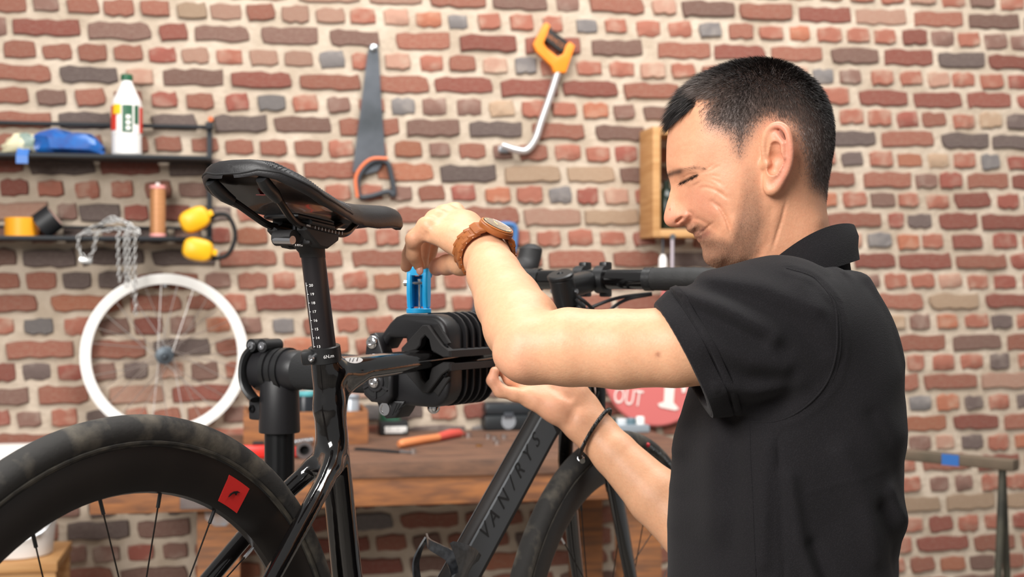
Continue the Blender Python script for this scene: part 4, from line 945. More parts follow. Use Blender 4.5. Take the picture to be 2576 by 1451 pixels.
# post head: forged flare to the rear, two-piece cradle
hd = MB(); hp_ = [(787, 648, .0137, .0137), (785, 636, .0142, .0140), (778, 620, .0190, .0150), (768, 606, .0250, .0165), (762, 594, .0270, .0160), (764, 586, .0240, .0140)]
head_ = hd.loft([ring_ell(BV(x_, y_), BE, BR, rx_, ry_, 24, .85) for x_, y_, rx_, ry_ in hp_]).build('post_head', MATTE, bike, angle=60)
zc_ = rail_z(aM)
for sd in (-1, 1):
    o_ = B(aM, sd*.022-.0075, zc_)
    MB().prism([(-.030, -.002), (.028, -.002), (.027, -.009), (.008, -.021), (-.006, -.021), (-.030, -.006)], o_, bx2, (0, 0, 1), BR*.015, .002).build('lower_cradle', MATTE, head_)
    MB().prism([(-.022, .0015), (.022, .0015), (.021, .0075), (-.021, .0075)], o_, bx2, (0, 0, 1), BR*.015, .002).build('upper_cradle', SATIN, head_)
MB().box(B(aM, 0, zc_-.013), (.030, .044, .012), RS_, bev=.003).build('cradle_bridge', MATTE, head_)
MB().prism([(-.034, -.0255), (.026, -.0255), (.030, -.015), (.030, .015), (.026, .0255), (-.034, .0255), (-.038, .015), (-.038, -.015)], B(aM-.004, 0, zc_+.0065), bx2, BR, (0, 0, .0055), .0018).build('top_plate', SATIN, head_)
BD_ = mat('bolt_dark', '#3a3a3c', 0.3, 0.9)
b0 = BV(743, 600); b1 = BV(741, 545); MB().tube([b0, b1], .0030, 10).build('rear_bolt', BD_, head_)
for k in range(5): MB().tube([BV(742.5, 585-k*4), BV(742.5, 583-k*4)], .0036, 12).build('bolt_thread', BD_, head_)
ac, zc2 = BP(727, 604, .010)
MB().tube([B(ac+.002, -.012, zc2+.001), B(ac, .0155, zc2)], .0048, 16).build('barrel_nut', ALU, head_)
MB().tube([B(ac+.006, -.014, zc2+.003), B(ac+.006, .013, zc2+.003)], .0088, 18).build('bolt_boss', MATTE, head_)
text('torque_mark', '8-10N.m', axes(BV(752, 617, .0175), BE, (0, 0, 1)), .0034, PRT, head_, .0002)
# ---- wheels
def bike_wheel(name, cen, n_sp, label_logo, front):
    a, z = cen; C = B(a, 0, z); Mx = Matrix((BE, BR, Vector((0, 0, 1)))).transposed().to_4x4(); Mx.translation = C
    ri = RW-.031
    prof = [(ri-.046, 0), (ri-.044, .0055), (ri-.036, .0095), (ri-.012, .0118), (ri, .0112), (ri, -.0112), (ri-.012, -.0118), (ri-.036, -.0095), (ri-.044, -.0055), (ri-.046, 0)]
    rim = MB(Mx).lathe(prof, (0, 0, 0), (0, 1, 0), 96).build(name, RIMM, bike, angle=40)
    tp = []
    for k in range(17):
        t_ = R(-128+256*k/16); tp.append((RW-.0155+.0155*math.cos(t_), .0152*math.sin(t_)))
    tp = [(ri-.001, -.0105)]+tp+[(ri-.001, .0105), (ri-.001, -.0105)]
    MB(Mx).lathe(tp, (0, 0, 0), (0, 1, 0), 120).build('tyre', TYRE, rim, angle=60)
    for sd in (-1, 1): MB(Mx).lathe([(ri+.002, sd*.0118), (ri+.0035, sd*.0140), (ri+.0055, sd*.0142), (ri+.0062, sd*.0128), (ri+.002, sd*.0118)], (0, 0, 0), (0, 1, 0), 96).build('tyre_bead', mat('bead_rubber', '#191817', 0.7, col2='#4e483e', nscale=40), rim)
    MB(Mx).lathe([(.009, -.052), (.012, -.048), (.012, -.035), (.024, -.030), (.024, -.025), (.014, -.018), (.014, .018), (.024, .025), (.024, .030), (.012, .035), (.012, .048), (.009, .052)], (0, 0, 0), (0, 1, 0), 24).build('hub', SATIN, rim)
    for i in range(n_sp):
        an = 2*math.pi*(i+.35)/n_sp; sd = 1 if i % 2 else -1; tw = 1.1*(1 if (i//2) % 2 else -1)
        p0 = (.024*math.cos(an+tw), sd*.027, .024*math.sin(an+tw)); p1 = ((ri-.045)*math.cos(an), sd*.001, (ri-.045)*math.sin(an))
        v0, v1 = Vector(p0), Vector(p1); dd = (v1-v0).normalized()
        sp = MB(Mx).tube([v0, v0+dd*.03, v1-dd*.02, v1], [.0010, .00085, .00085, .0011], 6).build('spoke', SPK, rim)
        MB(Mx).tube([v1-dd*.015, v1+dd*.004], .0019, 8).build('nipple', ALU if i % 5 == 2 else SATIN, rim)
    return rim, Mx
rear, MxR = bike_wheel('rear_wheel', AX_R, 20, True, False)
# red square decal with a small black bird-like mark on the rear rim
def rim_patch(Mx, a0, a1, r0, r1, y, m, name, par, n=6):
    vs = []; fs = []
    for k in range(n+1):
        t_ = a0+(a1-a0)*k/n
        for (r_, yy) in ((r0, y[0]), ((r0+r1)/2, (y[0]+y[1])/2+.0001), (r1, y[1]), (r1, y[1]-.0004), (r0, y[0]-.0004)): vs.append((r_*math.cos(t_), yy, r_*math.sin(t_)))
    for k in range(n):
        for j in range(5): fs.append((k*5+j, k*5+(j+1) % 5, k*5+5+(j+1) % 5, k*5+5+j))
    fs += [(0, 1, 2, 3, 4), tuple(n*5+j for j in range(4, -1, -1))]
    q = MB(Mx); q.add(vs, fs); return q.build(name, m, par)
al, zl = BP(600, 1213, .011); an = math.atan2(zl-AX_R[1], al-AX_R[0]); ri = RW-.031
rim_patch(MxR, an-.062, an+.062, ri-.037, ri-.008, (.0099, .0122), mat('decal_red', '#d8302c', 0.35), 'decal', rear)
q = MB(MxR)
rc = ri-.022; cx_, cz_ = rc*math.cos(an), rc*math.sin(an); tx = Vector((math.sin(an), 0, -math.cos(an))); ty = Vector((math.cos(an), 0, math.sin(an)))
rot = R(35); tx2 = tx*math.cos(rot)+ty*math.sin(rot); ty2 = ty*math.cos(rot)-tx*math.sin(rot)
q.prism([(-.009, -.002), (-.006, .001), (-.001, .0025), (.004, .002), (.008, -.0005), (.004, .0003), (.002, -.0022), (.001, 0), (-.003, .0004)], Vector((cx_, .0113, cz_)), tx2, ty2, (0, .0012, 0)).build('decal_mark', mat('decal_black', '#151314', 0.4), rear)
frt, MxF = bike_wheel('front_wheel', AX_F, 20, False, True)
# tyre lettering on the front wheel
rt_ = RW-.0165; 
def tyre_text(word, start, step, m, size):
    for i, chh in enumerate(word):
        t_ = start-i*step
        c = MxF @ Vector((rt_*math.cos(t_), .0150, rt_*math.sin(t_))); x = MxF.to_3x3() @ Vector((math.sin(t_), 0, -math.cos(t_))); y = MxF.to_3x3() @ Vector((math.cos(t_), -.15, math.sin(t_)))
        text('tyre_lettering', chh, axes(c, x, y), size, m, frt, .0003)
af, zf = BP(1640, 1110, .015); st_ = math.atan2(zf-AX_F[1], af-AX_F[0])
tyre_text('HUTCHINSON', st_, .030, mat('tyre_grey_print', '#85888a', 0.6), .0115)
tyre_text('TUBELESS', st_-.33, .022, mat('tyre_yellow_print', '#c9a53a', 0.6), .008)
c = MxF @ Vector((rt_*math.cos(st_+.045), .0155, rt_*math.sin(st_+.045)))
MB().sphere(c, .004, 8, 6).build('tyre_emblem', mat('tyre_red_print', '#c8323a', 0.5), frt)
# ---- fork
fk = MB()
tube2(fk, [(.560, 0, 1.372, .014, .014), (HT_B[0]+.001, 0, HT_B[1]-.002, .026, .026)], 16)
for sd in (-1, 1):
    tube2(fk, [(.600, sd*.010, 1.218, .022, .014), (.604, sd*.028, 1.196, .021, .010), (.618, sd*.039, 1.14, .020, .0085), (.655, sd*.046, 1.0, .017, .0075), (AX_F[0], sd*.052, AX_F[1], .010, .006)], 14)
fk.build('fork', GLOSS, bike, angle=50)
# ---- headset, stem, handlebar
SB = (.538, 1.412); HB = (.632, 1.414)
stm = MB(); stm.cyl(B(.556, 0, 1.376), B(.538, 0, 1.4165), .0185, None, 24, .002)
st_o = stm.build('stem', SATIN, bike)
MB().lathe([(.019, 0), (.0200, .001), (.0200, .005), (.0175, .0068), (.005, .0070), (.004, .005), (0, .005)], B(.5382, 0, 1.4160), B(.534, 0, 1.428)-B(.556, 0, 1.376), 28).build('top_cap', SATIN, st_o)
MB().lathe([(.022, 0), (.025, .004), (.026, .014), (.022, .018)], B(.566, 0, 1.358), B(.534, 0, 1.428)-B(.556, 0, 1.376), 24).build('headset_cover', MATTE, st_o)
tube_s = MB(); tube2(tube_s, [(.545, 0, 1.402, .017, .016, .8), (.580, 0, 1.405, .0165, .0155, .7), (.612, 0, 1.410, .0165, .018, .7)], 20); tube_s.build('extension', SATIN, st_o)
for sd in (-1, 1):
    MB().tube([B(HB[0], sd*.010, HB[1]), B(HB[0], sd*.026, HB[1])], .0215, 24).build('bar_clamp', SATIN, st_o)
    for zz in (-.021, .021):
        MB().box(B(HB[0]+.010, sd*.018, HB[1]+zz), (.020, .013, .012), RB, bev=.003).build('clamp_lug', SATIN, st_o)
    MB().tube([B(.548, sd*.019, 1.396), B(.548, sd*.0225, 1.396)], .0035, 10).build('bolt', ALU, st_o)
bar = MB(); bar.tube([B(HB[0], -.11, HB[1]), B(HB[0], .11, HB[1])], .0158, 20); hb = bar.build('handlebar', GLOSS, bike)
for sd in (-1, 1):
    pts = smooth_path([B(HB[0], sd*.098, HB[1]), B(HB[0], sd*.16, HB[1]), B(HB[0]+.008, sd*.190, HB[1]-.001), B(HB[0]+.045, sd*.203, HB[1]-.004), B(HB[0]+.085, sd*.205, HB[1]-.02), B(HB[0]+.100, sd*.207, HB[1]-.065), B(HB[0]+.060, sd*.212, HB[1]-.115), B(HB[0]-.03, sd*.216, HB[1]-.125)], 7)
    MB().tube(pts, [.0172+(.0007 if i % 3 == 0 else 0) for i in range(len(pts))], 18).build('bar_tape', TAPEM, hb)
    MB().tube([B(HB[0], sd*.092, HB[1]), B(HB[0], sd*.105, HB[1])], .0178, 20).build('finishing_tape', SATIN, hb)
    hp = smooth_path([B(HB[0]+.060, sd*.205, HB[1]+.004), B(HB[0]+.100, sd*.206, HB[1]+.012), B(HB[0]+.135, sd*.206, HB[1]+.022), B(HB[0]+.150, sd*.206, HB[1]+.046), B(HB[0]+.152, sd*.206, HB[1]+.062)], 5)
    n_ = len(hp); MB().tube(hp, [.016+.004*min(1, i/(n_*.5)) if i < n_-3 else .018-.005*(i-n_+3) for i in range(n_)], 16).build('brake_hood', MATTE, hb)
    lv = smooth_path([B(HB[0]+.140, sd*.206, HB[1]+.015), B(HB[0]+.155, sd*.208, HB[1]-.02), B(HB[0]+.150, sd*.212, HB[1]-.08), B(HB[0]+.135, sd*.216, HB[1]-.12)], 5)
    MB().tube(lv, .006, 10).build('brake_lever', SATIN, hb)
CAB = mat('cable_black', '#18181a', 0.45)
for pts in ([BV(1640, 738, .09), BV(1560, 748, .05), BV(1500, 768, .03), BV(1455, 792, .02), BV(1430, 830, .01)],
            [BV(1640, 740, .09), BV(1580, 752, .06), BV(1540, 775, .05), BV(1510, 810, .04), BV(1490, 860, .02)],
            [BV(1452, 745, .02), BV(1475, 762, .03), BV(1500, 790, .03), BV(1515, 840, .02)],
            [BV(1448, 752, .02), BV(1470, 775, .03), BV(1492, 800, .03), BV(1500, 850, .02)],
            [BV(1492, 860, .03), BV(1512, 930, .03), BV(1508, 985, .03), BV(1490, 1020, .02)]):
    MB().tube(smooth_path(pts, 8), .0027, 8).build('cable', CAB, bike)
MB().box(BV(1511, 985, .03), (.012, .012, .06), RB, bev=.003).build('cable_guide', SATIN, bike)
# ---- bottle cage
cg = MB()
def ribbon(pts, wid, th, wdir):
    pts = smooth_path(pts, 6); rings = []; k = len(pts)
    for i, p in enumerate(pts):
        t_ = (pts[min(i+1, k-1)]-pts[max(i-1, 0)]).normalized(); wv = wdir(i/(k-1)); wv = (wv-t_*wv.dot(t_)).normalized(); nv = t_.cross(wv)
        ww = wid(i/(k-1)) if callable(wid) else wid
        rings.append([p+wv*ww/2+nv*th/2, p-wv*ww/2+nv*th/2, p-wv*ww/2-nv*th/2, p+wv*ww/2-nv*th/2])
    cg.loft(rings)
dvx = (dtf(1, 0, 0)-dtf(0, 0, 0)).normalized(); dup = (dtf(.5, .01, 0)-dtf(.5, 0, 0)).normalized()
cgA = MB(); oldcg = cg; cg = cgA
tab = smooth_path([BV(1198, 1336, 0), BV(1197, 1352, 0), BV(1194, 1375, 0), BV(1180, 1420, 0), BV(1160, 1470, 0)], 5)
ribbon([BV(1200, 1332, .0), BV(1196, 1350, .0), BV(1195, 1378, .0), BV(1184, 1420, 0), BV(1165, 1475, 0)], .019, .004, lambda t_: BR)
cage = cgA.build('bottle_cage', CARB, bike)
leaf = [(1131, 1366, .046), (1140, 1361, .046), (1158, 1364, .045), (1178, 1370, .043), (1198, 1381, .039), (1211, 1396, .032), (1204, 1410, .033), (1190, 1422, .036), (1180, 1438, .036), (1174, 1462, .034), (1158, 1490, .032), (1150, 1490, .034), (1155, 1455, .038), (1152, 1425, .042), (1143, 1395, .045)]
kq = len(leaf); o1 = [BV(*q) for q in leaf]; o2 = [BV(x_, y_, l_-.003) for x_, y_, l_ in leaf]; cc1 = BV(1172, 1400, .046); cc2 = BV(1172, 1400, .043); lf = MB()
lf.add(o1+o2+[cc1, cc2], [(j, (j+1) % kq, kq+(j+1) % kq, kq+j) for j in range(kq)]+[(j, (j+1) % kq, 2*kq) for j in range(kq)]+[(kq+(j+1) % kq, kq+j, 2*kq+1) for j in range(kq)])
lf.build('near_wing', CARB, cage)
cg = MB(); ribbon([BV(1150, 1440, .025), BV(1135, 1402, .020), BV(1110, 1385, .005), BV(1080, 1368, -.02), BV(1073, 1352, -.036)], lambda t_: .018-.006*t_, .0025, lambda t_: Vector((0, 0, 1))); cg.build('front_band', CARB, cage)
cg = MB(); ribbon([BV(1073, 1352, -.036), BV(1056, 1384, -.042), BV(1046, 1420, -.042), BV(1052, 1475, -.036)], lambda t_: .007+.008*t_, .0025, lambda t_: BE); cg.build('far_wing', CARB, cage)
# ================================================================ repair stand
SBL = mat('stand_black', '#1d1c1e', 0.40, bump=0.12, bscale=1400); FOAM = mat('foam_black', '#1c1c1d', 0.95, bump=0.4, bscale=420); BLUE = mat('blue_lever', '#1cb0ee', 0.35)
EX = mat('anodised_black', '#161617', 0.35, 0.4)
TT = (B(t[4][0], 0, t[4][1])-B(t[3][0], 0, t[3][1])).normalized()      # top tube direction
a_f = BP(1075, 905)[0]; a_b = a_f+.118
def tt_z(a): return float(np.interp(a, [t[2][0], t[3][0], t[4][0], .50], [t[2][1], t[3][1], t[4][1], 1.334]))
def J(u, v, w):                                # u across (towards the right-hand side of the bike), v up from the tube, w along it from the jaw's rear face
    a = a_f+w; return B(a, u, tt_z(a_f+.05)+v)
stand = thing('repair_stand', 'black bicycle repair stand with blue quick release lever on its clamp', 'repair stand', (0, 0, 0))
pX = B(a_f+.045, -.293+.004, 0); pX.z = 0; stand.location = pX; ORG[stand.name] = Vector(pX)
RJ = Matrix((BR, Vector((0, 0, 1)), BE)).transposed()
def jprism(name, poly, w0, w1, m, par, bev=.002):
    o = J(0, 0, w0); return MB().prism(poly, o, BR, (0, 0, 1), BE*(w1-w0), bev).build(name, m, par, angle=40)
def arc(cx, cy, r_, a0, a1, n=6): return [(cx+r_*math.cos(R(a0+(a1-a0)*k/n)), cy+r_*math.sin(R(a0+(a1-a0)*k/n))) for k in range(n+1)]
# upper jaw: hollow arch body, rubber V pad, fins
upo = [(-.085, .010), (-.083, .022), (-.062, .046), (-.052, .054)]+[(-.040, .0575)]+arc(.004, .031, .0265, 90, 0, 6)+[(.031, .012), (.020, .012), (.010, .018), (0, .034), (-.012, .026), (-.024, .014), (-.034, .014), (-.036, .026), (-.060, .026), (-.070, .012)]
uj = jprism('upper_jaw', upo, 0, .034, SBL, stand, .006)
core = [(-.034, .012), (-.034, .050), (-.028, .055), (.0, .0555)]+arc(.004, .029, .0245, 88, 0, 6)+[(.029, .010)]
core_l = core[:]; jprism('core', core_l, .030, .108, SBL, uj, .003)
for k in range(5):
    q = [(-.034, .012), (-.034, .054), (-.026, .0585), (.002, .0595)]+arc(.005, .0315, .0285, 88, 0, 6)+[(.034, .012)]
    w0 = .038+k*.0155; jprism('fin', q, w0, w0+.0032, SBL, uj, .0006)
loo = [(-.075, -.012), (-.085, -.030), (-.080, -.050), (-.062, -.0575), (-.040, -.060)]+arc(.004, -.032, .029, -90, 0, 6)+[(.033, -.012), (.022, -.012), (.010, -.022), (0, -.034), (-.012, -.024), (-.024, -.012)]
lj = jprism('lower_jaw', loo, .0, .034, SBL, stand, .006)
jprism('core', [(x, -y-.001) for x, y in core], .030, .108, SBL, lj, .003)
for k in range(5):
    q = [(-.034, -.012), (-.034, -.056), (-.026, -.0605), (.002, -.0615)]+arc(.005, -.0325, .0290, -88, 0, 6)+[(.034, -.012)]
    w0 = .038+k*.0155; jprism('fin', q, w0, w0+.0032, SBL, lj, .0006)
PAD = mat('pad_rubber', '#211f1f', 0.72)
for sgn, par in ((1, uj), (-1, lj)):
    pad = [(-.036, .0065), (-.036, .014), (-.002, .044), (.006, .044), (.028, .020), (.040, .0125), (.040, .0045), (.030, .004), (.012, .012), (.010, .018), (.008, .026), (.002, .031), (-.004, .026), (-.006, .018), (-.012, .0125)]
    if sgn < 0: pad = [(x, -y+.002) for x, y in pad]
    jprism('jaw_pad', pad, -.008, .004, PAD, par, .0012)
    lip = [(.012, .0105*sgn), (.030, .0035*sgn), (.041, .0040*sgn), (.041, .0125*sgn), (.026, .0145*sgn)]
    jprism('pad_lip', lip, -.006, .122, PAD, par, .001)
    lip2 = [(-.012, .0105*sgn), (-.030, .0045*sgn), (-.037, .0050*sgn), (-.037, .0125*sgn), (-.026, .0145*sgn)]
    jprism('pad_lip', lip2, -.006, .118, PAD, par, .001)
    slab = [(.010, .040*sgn), (.018, .046*sgn), (.036, .022*sgn), (.030, .018*sgn)]
    jprism('pad_rib', slab, -.002, .003, PAD, par, .001)
    for (u, v, w) in ((.0305, .0165*sgn, -.003), (.034, .022*sgn, .1135)):
        MB().lathe([(.0045, 0), (.0042, .0022), (.0022, .0024), (.0020, .0010), (0, .0010)], J(u, v, w), -BE if w < .05 else BR, 12).build('pad_screw', mat('screw_black', '#2b2a2b', 0.25, 0.9), par)
    jprism('end_plate', [(-.030, .012*sgn), (-.02, .040*sgn), (.010, .045*sgn), (.036, .014*sgn)], .108, .113, SBL, par, .001)
# hinge side: bosses, ribbed cover and bolts
lk_ = [(-.092, .020), (-.086, .031), (-.078, .033), (-.071, .027), (-.062, .004), (-.062, -.012), (-.096, -.012)]
hg = jprism('hinge_plate', lk_, -.010, .012, SBL, stand, .003)
for k in range(3): jprism('hinge_rib', [(-.0905+k*.0075, .004), (-.0865+k*.0075, .004), (-.0885+k*.0072, -.008), (-.0925+k*.0075, -.008)], -.0108, -.0095, mat('rib_dark', '#0c0c0d', 0.7), hg, .0003)
MB().lathe([(.0092, 0), (.0092, .002), (.0084, .0038), (.0062, .0052), (.0036, .0056), (.0036, .0035), (0, .0035)], J(-.081, .0205, -.009), -BE, 24).build('hinge_bolt', mat('chrome', '#e6e4e4', 0.12, 1.0), hg, angle=75)
cov = jprism('hinge_cover', [(-.099, -.016), (-.097, -.012), (-.052, -.006), (-.046, -.016), (-.047, -.048), (-.056, -.058), (-.082, -.057), (-.094, -.048)], -.014, .014, SBL, stand, .005)
bc = (-.072, -.030)
jprism('boss', arc(bc[0], bc[1], .0135, 0, 345, 15), -.0165, -.012, SBL, cov, .001)
for an in (90, 205, 270, 330):
    p0 = (bc[0]+.012*math.cos(R(an)), bc[1]+.012*math.sin(R(an))); p1 = (bc[0]+.022*math.cos(R(an)), bc[1]+.022*math.sin(R(an))); nx, ny = -math.sin(R(an))*.0014, math.cos(R(an))*.0014
    jprism('web_rib', [(p0[0]+nx, p0[1]+ny), (p1[0]+nx, p1[1]+ny), (p1[0]-nx, p1[1]-ny), (p0[0]-nx, p0[1]-ny)], -.0160, -.013, SBL, cov, .0004)
for an0, an1 in ((100, 195), (215, 262), (278, 322), (338, 440)):
    jprism('web_pocket', arc(bc[0], bc[1], .0150, an0, an1, 5)+arc(bc[0], bc[1], .0205, an1, an0, 5), -.01435, -.0135, MATS['rib_dark'], cov, .0002)
MB().lathe([(.0082, 0), (.0082, .002), (.0075, .0038), (.0055, .0050), (.0032, .0054), (.0032, .0035), (0, .0035)], J(bc[0], bc[1], -.0165), -BE, 24).build('hinge_bolt', MATS['chrome'], cov, angle=75)
ft = jprism('pivot_foot', [(-.083, -.054), (-.034, -.054), (-.044, -.070), (-.050, -.077), (-.066, -.0785), (-.074, -.072)], -.002, .030, SBL, stand, .003)
MB().lathe([(.0090, 0), (.0085, .0018), (.0062, .0018), (.0058, .0006), (0, .0006)], J(-.0665, -.066, -.002), -BE, 18).build('pivot_pin', MATS['chrome'], ft)
for k in range(4): jprism('foot_rib', [(-.056+k*.005, -.073+k*.0035), (-.054+k*.005, -.073+k*.0035), (-.046+k*.005, -.058), (-.048+k*.005, -.058)], -.0028, -.0015, MATS['rib_dark'], ft, .0003)
MB().sphere(J(-.012, -.0635, .030), (.0085, .0085, .0085), 14, 10).build('adjuster_nut', MATS['chrome'], lj)
# blue quick release lever
lvr = MB().lathe([(.0155, 0), (.0162, .001), (.0162, .0055), (.0155, .0065)], J(-.036, .0580, .030), (0, 0, 1), 28).build('cam_washer', BLUE, stand)
LX = Vector((.98, -.2, 0)).normalized(); LY = Vector((.2, .98, 0)).normalized(); LO = J(-.036, .0645, .030)
def L3(u, v, w): return LO+LX*u+LY*w+Vector((0, 0, v))
for sd in (-1, 1):
    pts = [(-.011, 0), (.011, 0), (.0145, .018), (.0145, .038), (.011, .0525), (-.011, .0525), (-.0145, .038), (-.0145, .018)]
    # cheek plates: outline in the plane across the lever, thickness across
    MB().prism([(x_*.72, y_) for x_, y_ in pts], L3(sd*.0105-.0035, 0, 0), LY, (0, 0, 1), LX*.007, .002).build('lever_cheek', BLUE, lvr)
MB().prism([(-.009, .043), (.009, .043), (.009, .0525), (.0075, .0545), (-.0075, .0545), (-.009, .0525)], L3(-.0138, 0, 0), LY, (0, 0, 1), LX*.0276, .002).build('lever_bridge', BLUE, lvr)
MB().box(L3(0, .022, .008), (.018, .04, .006), Matrix((LX, Vector((0, 0, 1)), LY)).transposed(), bev=.001).build('lever_back', mat('blue_lever_back', '#0f78ab', 0.4), lvr)
MB().tube([L3(.002, -.004, -.003), L3(.002, .018, -.003), L3(.002, .019, -.003), L3(.002, .033, -.003), L3(.002, .038, -.003)], [.0022, .0022, .0026, .0026, .0040], 14).build('tension_bolt', MATS['chrome'], lvr)
MB().tube([L3(-.019, .033, -.002), L3(-.011, .033, -.002)], .004, 12).build('cross_pin', MATS['chrome'], lvr)
MB().tube([L3(-.012, .033, -.004), L3(.012, .033, -.004)], .0025, 10).build('cross_pin', MATS['chrome'], lvr)
MB().loft([ring_ell(L3(.006, v, .012), LX, LY, rx, ry, 16) for (v, rx, ry) in ((.040, .008, .008), (.050, .0105, .010), (.060, .0115, .011), (.067, .0095, .009), (.0705, .005, .005))]).build('lever_knob', mat('blue_knob', '#1394c8', 0.35), lvr)
# arm, collar and post
zA = CAMZ-(940-CY)/F*1.85; a_arm = a_f+.045
arm0 = B(a_arm, -.088, zA+.0); arm1 = B(a_arm, -.262, zA+.002)
MB().tube([arm0+BR*.004, arm0, arm0-BR*.02, arm1], [.0235, .0255, .0255, .0265], 28).build('arm_grip', FOAM, stand)
MB().tube([arm0+BR*.03, arm0], .0215, 20).build('arm_tube', SBL, stand)
pc = B(a_arm, -.293, 0)
hdm = MB(); hdm.tube([arm1+BR*.012, arm1+BR*.004, arm1-BR*.004, pc+Vector((0, 0, zA))-BR*.034, pc+Vector((0, 0, zA))-BR*.038], [.0255, .0285, .0285, .030, .027], 28)
zS = CAMZ-(1088-CY)/F*1.91
hdm.tube([pc+Vector((0, 0, zS)), pc+Vector((0, 0, zS+.002)), pc+Vector((0, 0, zA-.02)), pc+Vector((0, 0, zA+.01))], [.0285, .0292, .0275, .022], 28)
hdo = hdm.build('head_casting', SBL, stand, angle=45)
for k, (u, r_) in enumerate(((.0, .0315), (-.013, .0305), (-.024, .0320))):
    MB().tube([arm1-BR*(.012-u), arm1-BR*(.012-u)-BR*.008], r_, 28).build('clamp_band', SATIN, hdo)
# clamp strap and its bolts at the outer end
e0 = pc+Vector((0, 0, zA))-BR*.030
def E(u, v, w): return e0+BR*u+Vector((0, 0, v))+BE*w
st_pts = [E(-.006, .034, -.012), E(-.014, .020, -.020), E(-.016, 0, -.024), E(-.012, -.020, -.025), E(.000, -.034, -.026), E(.010, -.040, -.027)]
rr = smooth_path(st_pts, 5); MB().tube(rr, [.0105]*len(rr), 10, sx=.45, up=(BE*-1)).build('clamp_lever', SATIN, hdo)
for (u, v) in ((-.004, .036), (.017, .036)):
    bb = MB().tube([E(u, v, -.022), E(u, v, .012)], .0095, 16).build('clamp_ear', SATIN, hdo)
    MB().lathe([(.0058, 0), (.0054, .0016), (.0034, .0016), (.003, .0004), (0, .0004)], E(u, v, -.022), -BE, 16).build('clamp_bolt', ALU, bb)
# boss with socket screw on the collar
bz = CAMZ-(1030-CY)/F*1.91
MB().box(pc-BR*.034+Vector((0, 0, bz))-BE*.004, (.022, .024, .032), Matrix((BR, BE, Vector((0, 0, 1)))).transposed(), bev=.004).build('collar_boss', SBL, hdo)
MB().lathe([(.0058, 0), (.0055, .002), (.003, .002), (.0026, -.001), (0, -.001)], pc-BR*.037+Vector((0, 0, bz))-BE*.016, -BE, 14).build('collar_screw', MATS['screw_black'], hdo)
# ribbed upper tube, lower mast and folded legs on the floor
rp = []
for j in range(48):
    a = 2*math.pi*j/48; r_ = .0212 if (j % 6) else .0200; rp.append((r_*math.cos(a), r_*math.sin(a)))
MB().prism(rp, pc+Vector((0, 0, .62)), BR, BE, (0, 0, zS-.62+.012)).build('upper_mast', EX, stand, angle=60)
MB().tube([pc+Vector((0, 0, .10)), pc+Vector((0, 0, .66))], .0262, 24).build('lower_mast', EX, stand)
MB().tube([pc+Vector((0, 0, .63)), pc+Vector((0, 0, .68))], .033, 24).build('mast_clamp', SBL, stand)
hubz = MB().tube([pc+Vector((0, 0, .42)), pc+Vector((0, 0, .49))], .036, 20).build('leg_hub', SBL, stand)
for k in range(4):
    a = R(45+90*k); dv = Vector((math.cos(a), math.sin(a), 0))
    lg = MB().tube([pc+dv*.03+Vector((0, 0, .455)), pc+dv*.44+Vector((0, 0, .016))], .013, 14).build('leg', EX, stand)
    MB().tube([pc+dv*.435+Vector((0, 0, .004)), pc+dv*.455+Vector((0, 0, .018))], .018, 12).build('foot', RUB, lg)
    MB().tube([pc+Vector((0, 0, .15)), pc+dv*.24+Vector((0, 0, .23))], .007, 10).build('brace', EX, stand)
# ================================================================ person: fields meshed with surface nets
# ---- side-profile fields: half width squared as a smooth function over the outline
def tps_fit(p, v, lam=1e-3):
    n = len(p); r2 = ((p[:, None]-p[None])**2).sum(-1); Kx = .5*r2*np.log(r2+1e-9)+np.eye(n)*lam
    Pm = np.concatenate([np.ones((n, 1)), p], 1); A = np.zeros((n+3, n+3)); A[:n, :n] = Kx; A[:n, n:] = Pm; A[n:, :n] = Pm.T
    return np.linalg.solve(A, np.concatenate([v, np.zeros(3)]))
def tps_eval(p, c, q):
    out = np.empty(len(q))
    for s in range(0, len(q), 20000):
        b = q[s:s+20000]; r2 = ((b[:, None]-p[None])**2).sum(-1)
        out[s:s+20000] = (.5*r2*np.log(r2+1e-9)) @ c[:-3]+c[-3]+b @ c[-2:]
    return out
def seg_dist(q, pl):
    pl = np.array(pl, float); d = np.full(q.shape[:-1], 1e9)
    for a, b in zip(pl[:-1], pl[1:]):
        ab = b-a; tt_ = np.clip(((q-a) @ ab)/max(ab @ ab, 1e-9), 0, 1); d = np.minimum(d, np.sqrt((((q-a)-tt_[..., None]*ab)**2).sum(-1)))
    return d
